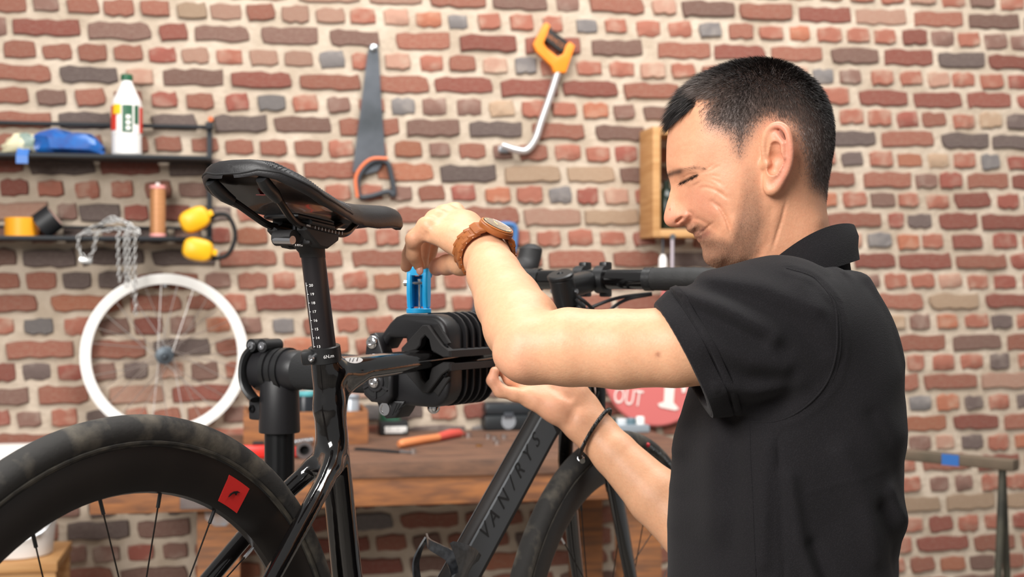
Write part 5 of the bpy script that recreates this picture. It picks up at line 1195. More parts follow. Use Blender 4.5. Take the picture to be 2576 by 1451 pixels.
class Profile:
    """body symmetric about y0; outline and widths in photo pixels at depth dpl, widths in mm"""
    def __init__(s, outline, inner, box, dpl, y0, step=1.5, din=4., dout=6.):
        s.dpl = dpl; s.y0 = y0; s.mm = dpl/F*1000; pts = []; val = []
        o = np.array([q[:2] for q in outline], float); rad = [q[2] for q in outline]
        for i in range(len(o)):
            tg = o[min(i+1, len(o)-1)]-o[max(i-1, 0)]; tg /= np.linalg.norm(tg); nr = np.array([tg[1], -tg[0]])   # outline runs so that this points outwards
            pts.append(o[i]); val.append(0.0)
            di = min(din, rad[i]*.5); pts.append(o[i]-nr*di/s.mm); val.append(2*rad[i]*di-di*di)
            pts.append(o[i]+nr*dout/s.mm); val.append(-2*rad[i]*dout-dout*dout)
        for (x, y, w_) in inner: pts.append(np.array([x, y], float)); val.append(w_*w_)
        p = np.array(pts)/100; s.x0, s.y1, s.x1, s.y2 = box; s.step = step
        gx = np.arange(s.x0, s.x1+step, step); gy = np.arange(s.y1, s.y2+step, step); s.gx, s.gy = gx, gy
        # fit on a coarse grid, then upsample
        st2 = 6.0; cx = np.arange(s.x0, s.x1+st2, st2); cy = np.arange(s.y1, s.y2+st2, st2)
        G = np.stack(np.meshgrid(cx, cy, indexing='ij'), -1).reshape(-1, 2)
        c = tps_fit(p, np.array(val)); Wc = tps_eval(p, c, G/100).reshape(len(cx), len(cy))
        fx = (gx-s.x0)/st2; ix = np.minimum(fx.astype(int), len(cx)-2); ux = (fx-ix)[:, None]
        T1 = Wc[ix]*(1-ux)+Wc[ix+1]*ux
        fy = (gy-s.y1)/st2; iy = np.minimum(fy.astype(int), len(cy)-2); uy = (fy-iy)[None]
        s.W2 = T1[:, iy]*(1-uy)+T1[:, iy+1]*uy
        s.Q = np.stack(np.meshgrid(gx, gy, indexing='ij'), -1)
    def line(s, pl, amp, sig, taper=False):
        x = np.array(pl, float); m = 4*sig+4
        i0, i1 = np.searchsorted(s.gx, [x[:, 0].min()-m, x[:, 0].max()+m]); j0, j1 = np.searchsorted(s.gy, [x[:, 1].min()-m, x[:, 1].max()+m])
        d = seg_dist(s.Q[i0:i1, j0:j1], x)
        if taper:
            cl = np.concatenate([[0], np.cumsum(np.linalg.norm(np.diff(x, axis=0), axis=1))]); cl /= cl[-1]; fine = np.stack([np.interp(np.linspace(0, 1, 40), cl, x[:, 0]), np.interp(np.linspace(0, 1, 40), cl, x[:, 1])], 1)
            near_ = ((s.Q[i0:i1, j0:j1][..., None, :]-fine)**2).sum(-1).argmin(-1)/39.; amp = amp*np.clip(np.minimum(near_, 1-near_)*4+.08, 0, 1)
        W = np.sqrt(np.maximum(s.W2[i0:i1, j0:j1], 60.))
        s.W2[i0:i1, j0:j1] += 2*W*amp*np.exp(-(d/sig)**2*.5)
    def ready(s): s.D = np.stack(np.gradient(s.W2, s.step*s.mm), -1)
    def look(s, arr, fx, fy):
        i = np.clip(fx.astype(int), 0, len(s.gx)-2); j = np.clip(fy.astype(int), 0, len(s.gy)-2)
        u = np.clip(fx-i, 0, 1); v = np.clip(fy-j, 0, 1)
        if arr.ndim == 3: u = u[:, None]; v = v[:, None]
        return arr[i, j]*(1-u)*(1-v)+arr[i+1, j]*u*(1-v)+arr[i, j+1]*(1-u)*v+arr[i+1, j+1]*u*v
    def px(s, p): return CX+p[:, 0]/s.dpl*F, CY-(p[:, 2]-CAMZ)/s.dpl*F
    def __call__(s, p):
        X, Yp = s.px(p); fx = (X-s.x0)/s.step; fy = (Yp-s.y1)/s.step
        w2 = s.look(s.W2, fx, fy); g = s.look(s.D, fx, fy); y = (p[:, 1]-s.y0)*1000
        d = (y*y-w2)/np.sqrt(4*y*y+(g**2).sum(-1)+400.)
        # outside the table: distance to its box keeps the field growing
        ox = np.maximum(np.maximum(s.x0-X, X-s.x1), 0); oy = np.maximum(np.maximum(s.y1-Yp, Yp-s.y2), 0)
        return (np.clip(d, -60, 400)+np.sqrt(ox*ox+oy*oy)*s.mm)/1000
    def half(s, x, y): return math.sqrt(max(float(s.look(s.W2, np.array([(x-s.x0)/s.step]), np.array([(y-s.y1)/s.step]))[0]), 0))/1000
    def surf(s, x, y): v = P(x, y, s.dpl); v.y = s.y0-s.half(x, y); return v
# ---------------------------------------------------------------- head and neck
HD = 1.50
outl = [(1919, 830, 50), (1905, 775, 46), (1882, 725, 42), (1860, 692, 34), (1838, 682, 26), (1815, 677, 24), (1798, 674, 22), (1782, 667, 20), (1771, 655, 20), (1767, 642, 20), (1765, 628, 20), (1760, 616, 19),
        (1754, 607, 18), (1751, 598, 18), (1747, 592, 17), (1739, 586, 16), (1729, 577, 14), (1716, 571, 11), (1700, 572.5, 9.5), (1688, 571.5, 9), (1677, 566, 9), (1671, 557, 9), (1669.5, 548, 9), (1672, 532, 8.5), (1676, 516, 8), (1680, 502, 7.5),
        (1684, 485, 7.5), (1685, 465, 9), (1680, 446, 14), (1677, 430, 24), (1676, 400, 42), (1677, 365, 50), (1682, 325, 52), (1692, 288, 54), (1708, 256, 56), (1732, 224, 58), (1767, 196, 60), (1811, 174, 62), (1860, 160, 64),
        (1908, 154, 66), (1946, 158, 66), (1986, 172, 66), (2021, 196, 68), (2051, 227, 70), (2073, 260, 72), (2086, 293, 72), (2093, 325, 72), (2094, 357, 70), (2088, 405, 62), (2080, 455, 56), (2076, 500, 52), (2078, 535, 50), (2084, 570, 50), (2093, 620, 52), (2106, 690, 54), (2120, 770, 58), (2128, 830, 60)]
inner = [(1930, 250, 69), (1930, 330, 77), (2000, 330, 75), (1860, 330, 75), (2035, 400, 64), (1800, 300, 66), (1745, 290, 54), (1870, 225, 63), (1990, 240, 63), (2050, 330, 57), (1980, 450, 70), (1905, 430, 74), (1850, 420, 73),
         (1790, 370, 68), (1740, 380, 57), (1705, 370, 40), (1702, 432, 37), (1728, 430, 50), (1768, 430, 61), (1703, 460, 21), (1718, 460, 35), (1738, 460, 48), (1760, 465, 57), (1792, 480, 65.5), (1830, 470, 71),
         (1698, 503, 10), (1694, 525, 10), (1688, 548, 10.5), (1704, 552, 15), (1720, 552, 18.5), (1731, 548, 19.5), (1706, 490, 17), (1716, 508, 20), (1726, 522, 24.5), (1740, 532, 32), (1744, 555, 25), (1735, 572, 19),
         (1760, 520, 49), (1790, 540, 58), (1770, 560, 42), (1800, 580, 54), (1840, 540, 66), (1840, 600, 60), (1880, 560, 66), (1754, 590, 20), (1776, 582, 34), (1772, 610, 27), (1792, 622, 37), (1786, 650, 23), (1802, 660, 24),
         (1820, 640, 42), (1842, 660, 39), (1862, 640, 52), (1900, 620, 59), (1930, 580, 61), (1880, 675, 42), (1930, 690, 51), (1980, 650, 56), (2000, 560, 60), (2040, 560, 50), (1950, 750, 56), (2030, 700, 58), (2060, 620, 46), (1990, 800, 64)]
head = Profile(outl, inner, (1600, 90, 2190, 850), HD, HD)
for pl, am, sg in (
    ([(1704, 463), (1718, 459)], -2.4, 10), ([(1706, 455), (1722, 447), (1745, 446)], -1.3, 2.2), ([(1703, 466), (1722, 457), (1742, 448)], -2.4, 2.2), ([(1716, 472), (1730, 467), (1744, 461)], 1.2, 4),
    ([(1730, 476), (1742, 470), (1750, 464)], -1.8, 2.2), ([(1743, 449), (1758, 438), (1776, 424)], -1.4, 1.8), ([(1748, 449), (1770, 440), (1790, 428)], -1.3, 1.8), ([(1750, 454), (1772, 453), (1792, 458)], -1.1, 1.9), ([(1748, 459), (1766, 460), (1782, 467), (1796, 478)], -1.3, 2.0),
    ([(1746, 466), (1764, 468), (1780, 478)], -1.0, 2.0), ([(1738, 482), (1758, 480), (1776, 486), (1794, 498), (1808, 512)], -2.6, 2.6), ([(1745, 492), (1764, 498), (1776, 510)], 1.6, 10), ([(1775, 480), (1795, 490), (1812, 506)], .9, 5), ([(1792, 506), (1810, 520), (1822, 545)], 1.0, 6),
    ([(1766, 512), (1776, 517), (1790, 529), (1804, 552), (1814, 578), (1821, 606)], -2.8, 3.0), ([(1764, 528), (1784, 546), (1797, 572), (1804, 602)], 1.8, 7), ([(1815, 540), (1827, 575), (1833, 605)], 1.2, 8),
    ([(1734, 548), (1752, 556), (1770, 568), (1779, 582)], -2.2, 3.5), ([(1749, 594), (1762, 584), (1777, 567), (1781, 562)], -3.2, 2.0), ([(1754, 602), (1767, 593)], 1.2, 4.5), ([(1747, 587), (1761, 577)], .8, 4), ([(1762, 622), (1780, 612)], -1.4, 6),
    ([(1697, 561), (1706, 554), (1716, 547)], -5.2, 3.0), ([(1722, 530), (1734, 541), (1737, 553), (1730, 564)], -2.4, 2.8), ([(1712, 543), (1728, 546)], 1.4, 5), ([(1676, 438), (1700, 436), (1735, 432)], 1.6, 8),
    ([(1930, 505), (1910, 580), (1880, 670)], 1.4, 11), ([(1950, 500), (1938, 560), (1915, 640)], -1.2, 3), ([(1850, 688), (1880, 660), (1905, 610), (1912, 540)], -1.2, 8), ([(1690, 400), (1735, 398)], -.35, 1.6), ([(1690, 380), (1740, 376)], -.35, 1.6)): head.line(pl, am*(.62 if sg < 3 and am > -3.5 and am < 0 and pl[0][0] > 1728 and pl[0][1] < 510 else .75 if am > 0 and pl[0][0] > 1730 else 1), sg, len(pl) > 1 and pl[0][1] < 640)
head.ready()
def hs(x, y, out=0.0): v = head.surf(x, y); v.y -= out; return np.array(v, dtype=np.float32)
EARH = [(1892, 425, .004), (1887, 385, .006), (1892, 358, .009), (1904, 343, .013), (1920, 341, .017), (1934, 354, .020), (1941, 380, .021), (1944, 412, .020), (1940, 442, .017), (1929, 466, .013), (1916, 486, .009), (1905, 491, .006), (1898, 478, .004), (1897, 452, .002)]
_ek = np.linspace(0, 13, 46); _er = [.0032, .0035, .0036, .0037, .0037, .0036, .0035, .0034, .0036, .0042, .0055, .0060, .0045, .003]
_ep = smooth_path([Vector(e) for e in EARH], 4); EARD = [hs(v.x, v.y, v.z) for v in _ep]; EARR = list(np.interp(np.linspace(0, 13, len(_ep)), range(14), _er))
def ear(p, mir):
    q = p.copy()
    if mir: q[:, 1] = 2*HD-q[:, 1]
    d = chain_f(q, EARD, EARR, .0008)
    slab = chain_f(q, [hs(1912, 362, .006), hs(1922, 400, .009), hs(1916, 440, .007), hs(1908, 478, .004)], [.009, .0105, .0095, .006], .004)
    d = smin(d, slab, .003)
    d = smin(d, chain_f(q, [hs(1914, 362, .014), hs(1927, 385, .018), hs(1930, 415, .017), hs(1920, 447, .012)], [.0026, .0032, .0032, .003], .002), .0025)
    d = smax(d, -chain_f(q, [hs(1908, 393, .0165), hs(1911, 420, .0140), hs(1907, 442, .0120)], [.0062, .0084, .0066], .002), .002)
    d = smax(d, -rcone(q, hs(1905, 424, .016), hs(1902, 426, -.004), .0028, .0022), .0015)
    d = smin(d, rcone(q, hs(1897, 428, .005), hs(1894, 430, .001), .0042, .006), .003)
    return d
def f_head(p):
    d = head(p)
    for mir in (False, True):
        q = p[:, 1] < HD-.05 if not mir else p[:, 1] > HD+.05
        if q.any(): d[q] = smin(d[q], ear(p[q], mir), .004)
    return d
# ---------------------------------------------------------------- arms and hands
def N3(*a): return np.array(P(*a), dtype=np.float32)
LS = N3(1985, 800, 1.375); LE = N3(1318, 893, 1.405); LW_ = N3(1216, 634, 1.603)
def f_left(p):
    d = chain_f(p, [LS, N3(1850, 858, 1.372), N3(1700, 872, 1.376), N3(1560, 878, 1.385), N3(1430, 873, 1.395), N3(1338, 880, 1.402)], [.045, .044, .0405, .0402, .0398, .0342], .006)
    d = smin(d, chain_f(p, [N3(1330, 876, 1.406), N3(1312, 818, 1.450), N3(1279, 760, 1.500), N3(1243, 690, 1.555), N3(1228, 652, 1.590), LW_], [.0342, .0408, .0366, .0308, .0266, .0250], .006), .014)
    d = smin(d, rcone(p, N3(1308, 906, 1.390), N3(1286, 892, 1.398), .0185, .0170), .010)                 # point of the elbow
    # wrist and palm
    pal = chain_f(p, [N3(1204, 640, 1.602), N3(1148, 602, 1.622), N3(1078, 582, 1.642)], [.0195, .0165, .0130], .012)
    pal = smin(pal, chain_f(p, [N3(1210, 628, 1.612), N3(1158, 580, 1.640), N3(1092, 560, 1.656)], [.0190, .0170, .0125], .012), .012)
    pal = smin(pal, chain_f(p, [N3(1216, 620, 1.622), N3(1168, 568, 1.655), N3(1114, 546, 1.674)], [.0175, .0165, .0125], .012), .012)
    pal = smin(pal, chain_f(p, [N3(1218, 622, 1.630), N3(1178, 572, 1.672), N3(1138, 540, 1.694)], [.0170, .0155, .0125], .012), .012)
    for c in ((1070, 568, 1.643, .0110), (1094, 549, 1.657, .0112), (1116, 538, 1.675, .0114), (1138, 533, 1.694, .0114)):
        pal = smin(pal, rcone(p, N3(*c[:3]), N3(c[0]+8, c[1]-2, c[2]-.006), c[3], c[3]), .006)
    fg = [chain_f(p, [N3(1070, 578, 1.643), N3(1041, 602, 1.648), N3(1040, 640, 1.662), N3(1053, 668, 1.676)], [.0115, .0100, .0086, .0068], .004),
          chain_f(p, [N3(1092, 558, 1.657), N3(1046, 596, 1.674), N3(1030, 640, 1.690), N3(1022, 670, 1.698)], [.0115, .0104, .0090, .0074], .004),
          chain_f(p, [N3(1114, 545, 1.675), N3(1070, 588, 1.712), N3(1062, 636, 1.728), N3(1064, 664, 1.733)], [.0115, .0102, .0088, .0072], .004),
          chain_f(p, [N3(1138, 538, 1.694), N3(1096, 584, 1.738), N3(1082, 632, 1.752), N3(1078, 662, 1.752)], [.0115, .0100, .0086, .0070], .004)]
    th = chain_f(p, [N3(1200, 640, 1.630), N3(1160, 660, 1.662), N3(1124, 666, 1.690), N3(1100, 672, 1.706)], [.0175, .0150, .0115, .0098], .008)
    th = smin(th, rcone(p, N3(1103, 668, 1.704), N3(1098, 674, 1.708), .0105, .0095), .004)
    d = smin(d, pal, .018)
    for q in fg: d = smin(d, q, .0035)
    d = smin(d, th, .010)
    for pl in ([(1058, 607, 1.634), (1068, 600, 1.630), (1078, 592, 1.630)], [(1035, 628, 1.650), (1046, 630, 1.648), (1056, 628, 1.652)], [(1056, 592, 1.632), (1060, 580, 1.630)], [(1064, 596, 1.630), (1074, 588, 1.628)]):
        cr = chain_f(p, [N3(*q) for q in pl], [.0015]*len(pl), .001); d = d+.0014*np.exp(-(np.maximum(cr, 0)/.0026)**2)
    return d
RS = N3(2010, 810, 1.66); RE = N3(1836, 1425, 1.68); RWr = N3(1474, 1070, 1.765)
def f_right(p):
    d = chain_f(p, [RS, N3(1930, 1100, 1.69), RE], [.056, .045, .036], .006)
    d = smin(d, chain_f(p, [RE, N3(1740, 1336, 1.705), N3(1650, 1248, 1.727), N3(1545, 1140, 1.752), N3(1494, 1090, 1.763), RWr], [.036, .0395, .0370, .0290, .0252, .0240], .006), .02)
    d = smin(d, chain_f(p, [N3(1512, 1090, 1.765), N3(1468, 1036, 1.775)], [.0220, .0205], .015), .012)
    pal = chain_f(p, [N3(1452, 1056, 1.762), N3(1400, 1026, 1.757), N3(1335, 1002, 1.752)], [.0205, .0185, .0135], .012)
    pal = smin(pal, chain_f(p, [N3(1455, 1045, 1.770), N3(1400, 1002, 1.768), N3(1330, 974, 1.766)], [.0210, .0170, .0135], .012), .012)
    pal = smin(pal, chain_f(p, [N3(1455, 1030, 1.778), N3(1405, 975, 1.780), N3(1338, 945, 1.780)], [.0200, .0160, .0135], .012), .012)
    pal = smin(pal, chain_f(p, [N3(1460, 1020, 1.785), N3(1412, 955, 1.792), N3(1350, 920, 1.795)], [.0190, .0160, .0130], .012), .012)
    pal = smin(pal, rcone(p, N3(1445, 1000, 1.768), N3(1415, 962, 1.772), .0200, .0180), .010)           # ball of the thumb
    fg = [chain_f(p, [N3(1332, 1000, 1.752), N3(1295, 992, 1.748), N3(1258, 983, 1.745), N3(1238, 957, 1.745), N3(1244, 934, 1.747)], [.0118, .0088, .0084, .0072, .0062], .004),
          chain_f(p, [N3(1330, 974, 1.766), N3(1284, 952, 1.764), N3(1262, 925, 1.764), N3(1268, 900, 1.768)], [.0118, .0092, .0080, .0068], .004),
          chain_f(p, [N3(1338, 945, 1.780), N3(1300, 918, 1.780), N3(1288, 890, 1.784), N3(1295, 868, 1.790)], [.0120, .0105, .0092, .0076], .004),
          chain_f(p, [N3(1350, 920, 1.795), N3(1318, 890, 1.797), N3(1308, 862, 1.802), N3(1314, 842, 1.806)], [.0120, .0102, .0090, .0074], .004)]
    th = chain_f(p, [N3(1440, 985, 1.772), N3(1408, 935, 1.775), N3(1388, 895, 1.785), N3(1378, 868, 1.792)], [.0170, .0125, .0108, .0088], .008)
    d = smin(d, pal, .018)
    for q in fg: d = smin(d, q, .003)
    d = smin(d, th, .010)
    # creases of the palm and wrist
    for pl in ([(1395, 978, 1.748), (1410, 992, 1.745), (1432, 1000, 1.745)], [(1452, 1022, 1.742), (1440, 1046, 1.738), (1430, 1072, 1.740)], [(1330, 985, 1.737), (1332, 1002, 1.737), (1326, 1018, 1.742)], [(1262, 985, 1.735), (1266, 975, 1.735)]):
        cr = chain_f(p, [N3(*q) for q in pl], [.0022]*len(pl), .001); d = d+.0012*np.exp(-(np.maximum(cr, 0)/.0035)**2)
    return d
TOR = [N3(2010, 790, 1.52), N3(2000, 1000, 1.52), N3(1990, 1300, 1.52)]
def f_torso(p):
    d = chain_f(p, TOR, [.070, .095, .095], .05)
    return smin(d, rcone(p, N3(1995, 840, 1.41), N3(2005, 840, 1.63), .045, .045), .03)
GR = [(f_left, np.array([.06, 1.49, 1.37]), .42), (f_right, np.array([.13, 1.72, 1.2]), .42), (f_torso, np.array([.31, 1.52, 1.25]), .42)]
def f_body(p):
    out = np.full(len(p), .5, np.float32); c = p.astype(np.float64)
    for k, (g, cen, rad) in enumerate(GR):
        m = ((c-cen)**2).sum(1) < (rad+.03)**2
        if m.any():
            v = g(p[m]); out[m] = smin(out[m], v.astype(np.float32), .012)
    return out
person = thing('person', 'man in a black polo shirt leaning in to close the clamp lever', 'person', (.31, 1.52, 0))
import time as _t
_t0 = _t.time()
bv, bf = surface_nets(f_body, (-.16, 1.28, 1.02), (.43, 1.86, 1.52), .0022)
nb_ = len(bv); zcut = CAMZ-(800-CY)/F*HD
hv_, hf_ = surface_nets(lambda p: smax(f_head(p), zcut-p[:, 2], .002), (.155, 1.39, zcut-.01), (.375, 1.61, 1.66), .00125)
bv = np.concatenate([bv, hv_]); bf = np.concatenate([bf, hf_+nb_])
print('body', len(bv), _t.time()-_t0)
# ---- skin colour (pigment, plus painted shade in nostrils and ear canals)
def C3(h): return np.array(lin(h)[:3])
hx, hy = head.px(bv); hx = hx.astype(float); hy = hy.astype(float); rngn = np.random.RandomState(3)
isH = np.arange(len(bv)) >= nb_
skin = np.tile(C3('#dea782'), (len(bv), 1)); skin[isH] = C3('#d89c7a')
def blend(mask, colr): 
    global skin; skin = skin*(1-mask[:, None])+C3(colr)[None]*mask[:, None]
def blob(pts, sig, amt): return isH*amt*np.exp(-(seg_dist(np.stack([hx, hy], 1), pts)/sig)**2*.5)
blend(blob([(1676, 545), (1700, 560), (1720, 550)], 16, .55), '#d08872'); blend(blob([(1740, 500), (1770, 530)], 22, .45), '#d68f78'); blend(blob([(1915, 345), (1942, 400), (1925, 470)], 14, .6), '#d68674')
blend(blob([(1752, 603), (1770, 590)], 5, .7), '#b9685c'); blend(blob([(1748, 589), (1762, 579)], 4, .6), '#b0655a')
blend(blob([(1690, 350), (1760, 420)], 40, .3), '#d59a7a'); blend(blob([(1708, 553)], 6, .8), '#7a3b30'); blend(blob([(1905, 424)], 4, .7), '#6a342c')  # last two blobs paint the shade inside nostrils and ear canals
def inpoly(x, y, poly):
    c = np.zeros(len(x), bool); n = len(poly)
    for i in range(n):
        x1, y1 = poly[i]; x2, y2 = poly[(i+1) % n]
        if y1 == y2: continue
        c ^= ((y1 > y) != (y2 > y)) & (x < (x2-x1)*(y-y1)/(y2-y1)+x1)
    return c
BEARD = [(1842, 425), (1872, 425), (1885, 500), (1895, 560), (1885, 640), (1850, 692), (1800, 690), (1755, 660), (1755, 620), (1740, 590), (1712, 572), (1735, 560), (1765, 575), (1790, 600), (1815, 610), (1828, 560), (1838, 500)]
bd = seg_dist(np.stack([hx, hy], 1), BEARD+[BEARD[0]]); ib = inpoly(hx, hy, BEARD)
bm_ = isH*np.clip(np.where(ib, .45+bd/22, .45-bd/16), 0, 1); bm_ *= np.clip(.15+(hy-430)/170, .12, 1)
blend(np.clip(bm_*(.60+.16*rngn.rand(len(bv))), 0, 1), '#75594a')
LINE = [(1640, 320), (1688, 312), (1712, 292), (1738, 272), (1748, 276), (1746, 320), (1750, 348), (1772, 356), (1800, 372), (1812, 405), (1832, 428), (1846, 418), (1862, 384), (1884, 352), (1902, 333), (1938, 346), (1962, 402), (1978, 445), (1990, 478), (2005, 496), (2040, 508), (2072, 525), (2100, 530)]
HPOLY = LINE+[(2180, 530), (2180, 60), (1600, 60), (1600, 320)]
def hair_depth(x, y): d = seg_dist(np.stack([x, y], 1), LINE); return np.where(inpoly(x, y, HPOLY), d, -d)
hd_ = hair_depth(hx, hy); notear = np.abs(bv[:, 1]-HD) < .082
crown = np.exp(-(seg_dist(np.stack([hx, hy], 1), [(1945, 188)])/38)**2*.5)
front = (hx < 1738) & (hy < 332)
side = np.clip((hy-250)/140, 0, 1)*(~front)
hm = isH*notear*np.clip((hd_+3)/np.where(front, 7, 48), 0, 1)
dk = np.clip((hd_-8)/95, 0, 1)[:, None]; dk = np.where(front[:, None], 1, dk)
hcol = C3('#64514a')[None]*(1-dk)+C3('#2a2120')[None]*dk; hcol = hcol*(1-.35*crown[:, None])+C3('#6d5a55')[None]*.35*crown[:, None]
hm = (hm*.96)[:, None]; skin = skin*(1-hm)+hcol*hm
for pl_, sg_, am_ in (([(1681, 441), (1690, 438), (1699, 438)], 5.5, .85), ([(1700, 437), (1728, 432), (1750, 436)], 3.5, .30), ([(1706, 464), (1722, 457), (1738, 450)], 2.2, .8)): blend(blob(pl_, sg_, am_), '#33231d')
mot = rngn.rand(len(bv), 1); skin = skin*(.95+.08*mot); low = (np.sin(bv[:, 0]*310+np.sin(bv[:, 2]*270)*2)*np.sin(bv[:, 2]*330+np.sin(bv[:, 1]*290)*2))[:, None]; skin = skin*(1+.035*low*np.array([.3, 1, 1.2]))
# palms, knuckles and elbows slightly pinker
pts3 = bv
for cpt, rr_, am in ((N3(1400, 1010, 1.74), .06, .30), (N3(1243, 950, 1.745), .03, .45), (N3(1050, 670, 1.69), .03, .5), (N3(1110, 670, 1.70), .025, .5), (N3(1285, 905, 1.385), .035, .35), (N3(1048, 605, 1.64), .02, .25)):
    blend(am*np.exp(-((pts3-cpt)**2).sum(1)/(2*(rr_*.6)**2)), '#cc8470')
for (mx_, my_, dd) in ((1655, 892, 1.338), (1731, 962, 1.358), (1523, 936, 1.360), (1440, 935, 1.37), (1496, 832, 1.365)):
    blend(.75*np.exp(-((pts3-N3(mx_, my_, dd))**2).sum(1)/(2*.0019**2)), '#8a4c36')
blend((isH & (np.hypot(hx-1683, hy-527) < 3))*.6, '#9b5c48')
SKIN = mat('skin', '#d6a080', 0.48, attr=True, sss=0.18, bump=0.3, bscale=420, bdist=.0008, spec=0.4)
body = np_mesh('body', bv, bf, SKIN, person, skin)
# ---- nails on the fingers that show
NAIL = mat('nail', '#dba08c', 0.3)
for c, ax_ in ((N3(1056, 680, 1.672), (.35, -.5, -.6)),):
    MB().sphere(Vector(c), (.0045, .003, .006), 10, 8).build('fingernail', NAIL, body)
# ---------------------------------------------------------------- hair strands
tri = bf[:, :3]; cen = bv[tri].mean(1); cx_, cy_ = head.px(cen); hdp = hair_depth(cx_.astype(float), cy_.astype(float))
nrm = np.cross(bv[tri[:, 1]]-bv[tri[:, 0]], bv[tri[:, 2]]-bv[tri[:, 0]]); ar = np.linalg.norm(nrm, axis=1); nrm /= np.maximum(ar, 1e-12)[:, None]
okm = (hdp > -3) & (tri[:, 0] >= nb_) & (cen[:, 2] > CAMZ-(560-CY)/F*HD) & (np.abs(cen[:, 1]-HD) < .0805)
pr_ = np.where(okm, ar, 0); pr_ *= np.where((cx_ < 1738) & (cy_ < 332), 1.0, np.clip((hdp+6)/40, .25, 1)); pr_ /= pr_.sum(); NS = 70000
pick = rngn.choice(len(pr_), NS, p=pr_)
r1 = rngn.rand(NS, 1); r2_ = rngn.rand(NS, 1); sw = r1+r2_ > 1; r1 = np.where(sw, 1-r1, r1); r2_ = np.where(sw, 1-r2_, r2_)
root = bv[tri[pick, 0]]*(1-r1-r2_)+bv[tri[pick, 1]]*r1+bv[tri[pick, 2]]*r2_; nn_ = nrm[pick]
rx, ry = head.px(root); hdr = hair_depth(rx.astype(float), ry.astype(float))
crn = np.array([(1950-CX)/F*HD, HD-.005, CAMZ-(150-CY)/F*HD]); fl = root-crn; fl -= (fl*nn_).sum(1, keepdims=True)*nn_; fl /= np.maximum(np.linalg.norm(fl, axis=1, keepdims=True), 1e-6)
topness = np.clip((330-ry)/110, 0, 1); frontness = np.clip((1800-rx)/110, 0, 1)*np.clip((350-ry)/60, 0, 1); crw = np.exp(-(np.hypot(rx-1950, ry-180)/60)**2)
ln = .0040+.0050*topness+.016*frontness-.002*crw; ln *= np.clip((hdr+8)/45, .35, 1)**(np.where((rx < 1738) & (ry < 332), 0.2, 1)); ln *= .75+.5*rngn.rand(NS)
lift = (.95-.35*frontness-.35*(1-topness))[:, None]
dr_ = nn_*lift+fl*(.75+.5*frontness[:, None])+rngn.randn(NS, 3)*.16+frontness[:, None]*np.array([-.55, 0, -.12]); dr_ /= np.linalg.norm(dr_, axis=1, keepdims=True)
sidev = np.cross(dr_, nn_+rngn.randn(NS, 3)*.3); sidev /= np.maximum(np.linalg.norm(sidev, axis=1, keepdims=True), 1e-9)
wd_ = (.00013+.00007*topness)[:, None]; root = root-nn_*.0005
mid = root+dr_*ln[:, None]*.55; bend = fl*.25-nn_*.12; tip = root+(dr_+bend*.6)*ln[:, None]
hv = np.stack([root-sidev*wd_, root+sidev*wd_, mid+sidev*wd_*.8, mid-sidev*wd_*.8, tip], 1).reshape(-1, 3)
bi_ = np.arange(NS)*5; hf = np.concatenate([np.stack([bi_, bi_+1, bi_+2], 1), np.stack([bi_, bi_+2, bi_+3], 1), np.stack([bi_+3, bi_+2, bi_+4], 1)])
gp = np.clip(.02+.22*np.clip((330-hdr*2)/330, 0, 1)*(1-topness)*(ry > 330), 0, .5); grey = rngn.rand(NS) < gp
ed_ = np.clip(hdr/110, 0, 1)[:, None]; ed_ = np.where(((rx < 1738) & (ry < 332))[:, None], 1, ed_)
hc = np.where(grey[:, None], C3('#8d837f')[None], (C3('#6a5b54')[None]*(1-ed_)+C3('#1c1614')[None]*ed_)*(.6+.9*rngn.rand(NS, 1)))
hair = np_mesh('hair', hv, hf, mat('hair_dark', '#1c1614', 0.55, attr=True, spec=0.3), person, np.repeat(hc, 5, 0)); hair['kind'] = 'stuff'
# beard stubble
ok2 = isH[tri[:, 0]] & (bm_[tri[:, 0]] > .15); p2 = np.where(ok2, ar*bm_[tri[:, 0]], 0); p2 /= p2.sum(); NB_ = 14000; pk2 = rngn.choice(len(p2), NB_, p=p2)
r1 = rngn.rand(NB_, 1)*.5; r2_ = rngn.rand(NB_, 1)*.5; ro2 = bv[tri[pk2, 0]]*(1-r1-r2_)+bv[tri[pk2, 1]]*r1+bv[tri[pk2, 2]]*r2_; n2_ = nrm[pk2]
d2 = n2_*.55+np.array([-.25, 0, -.85])+rngn.randn(NB_, 3)*.25; d2 /= np.linalg.norm(d2, axis=1, keepdims=True); s2_ = np.cross(d2, n2_); s2_ /= np.maximum(np.linalg.norm(s2_, axis=1, keepdims=True), 1e-9)
L2 = (.0010+.0012*rngn.rand(NB_, 1)); sv = np.stack([ro2-s2_*.00005-n2_*.0002, ro2+s2_*.00005-n2_*.0002, ro2+d2*L2], 1).reshape(-1, 3); b2 = np.arange(NB_)*3
stb = np_mesh('beard_stubble', sv, np.stack([b2, b2+1, b2+2], 1), MATS['hair_dark'], person, np.repeat(np.where(rngn.rand(NB_, 1) < .4, C3('#a58468')[None], C3('#4a382d')[None]), 3, 0)); stb['kind'] = 'stuff'
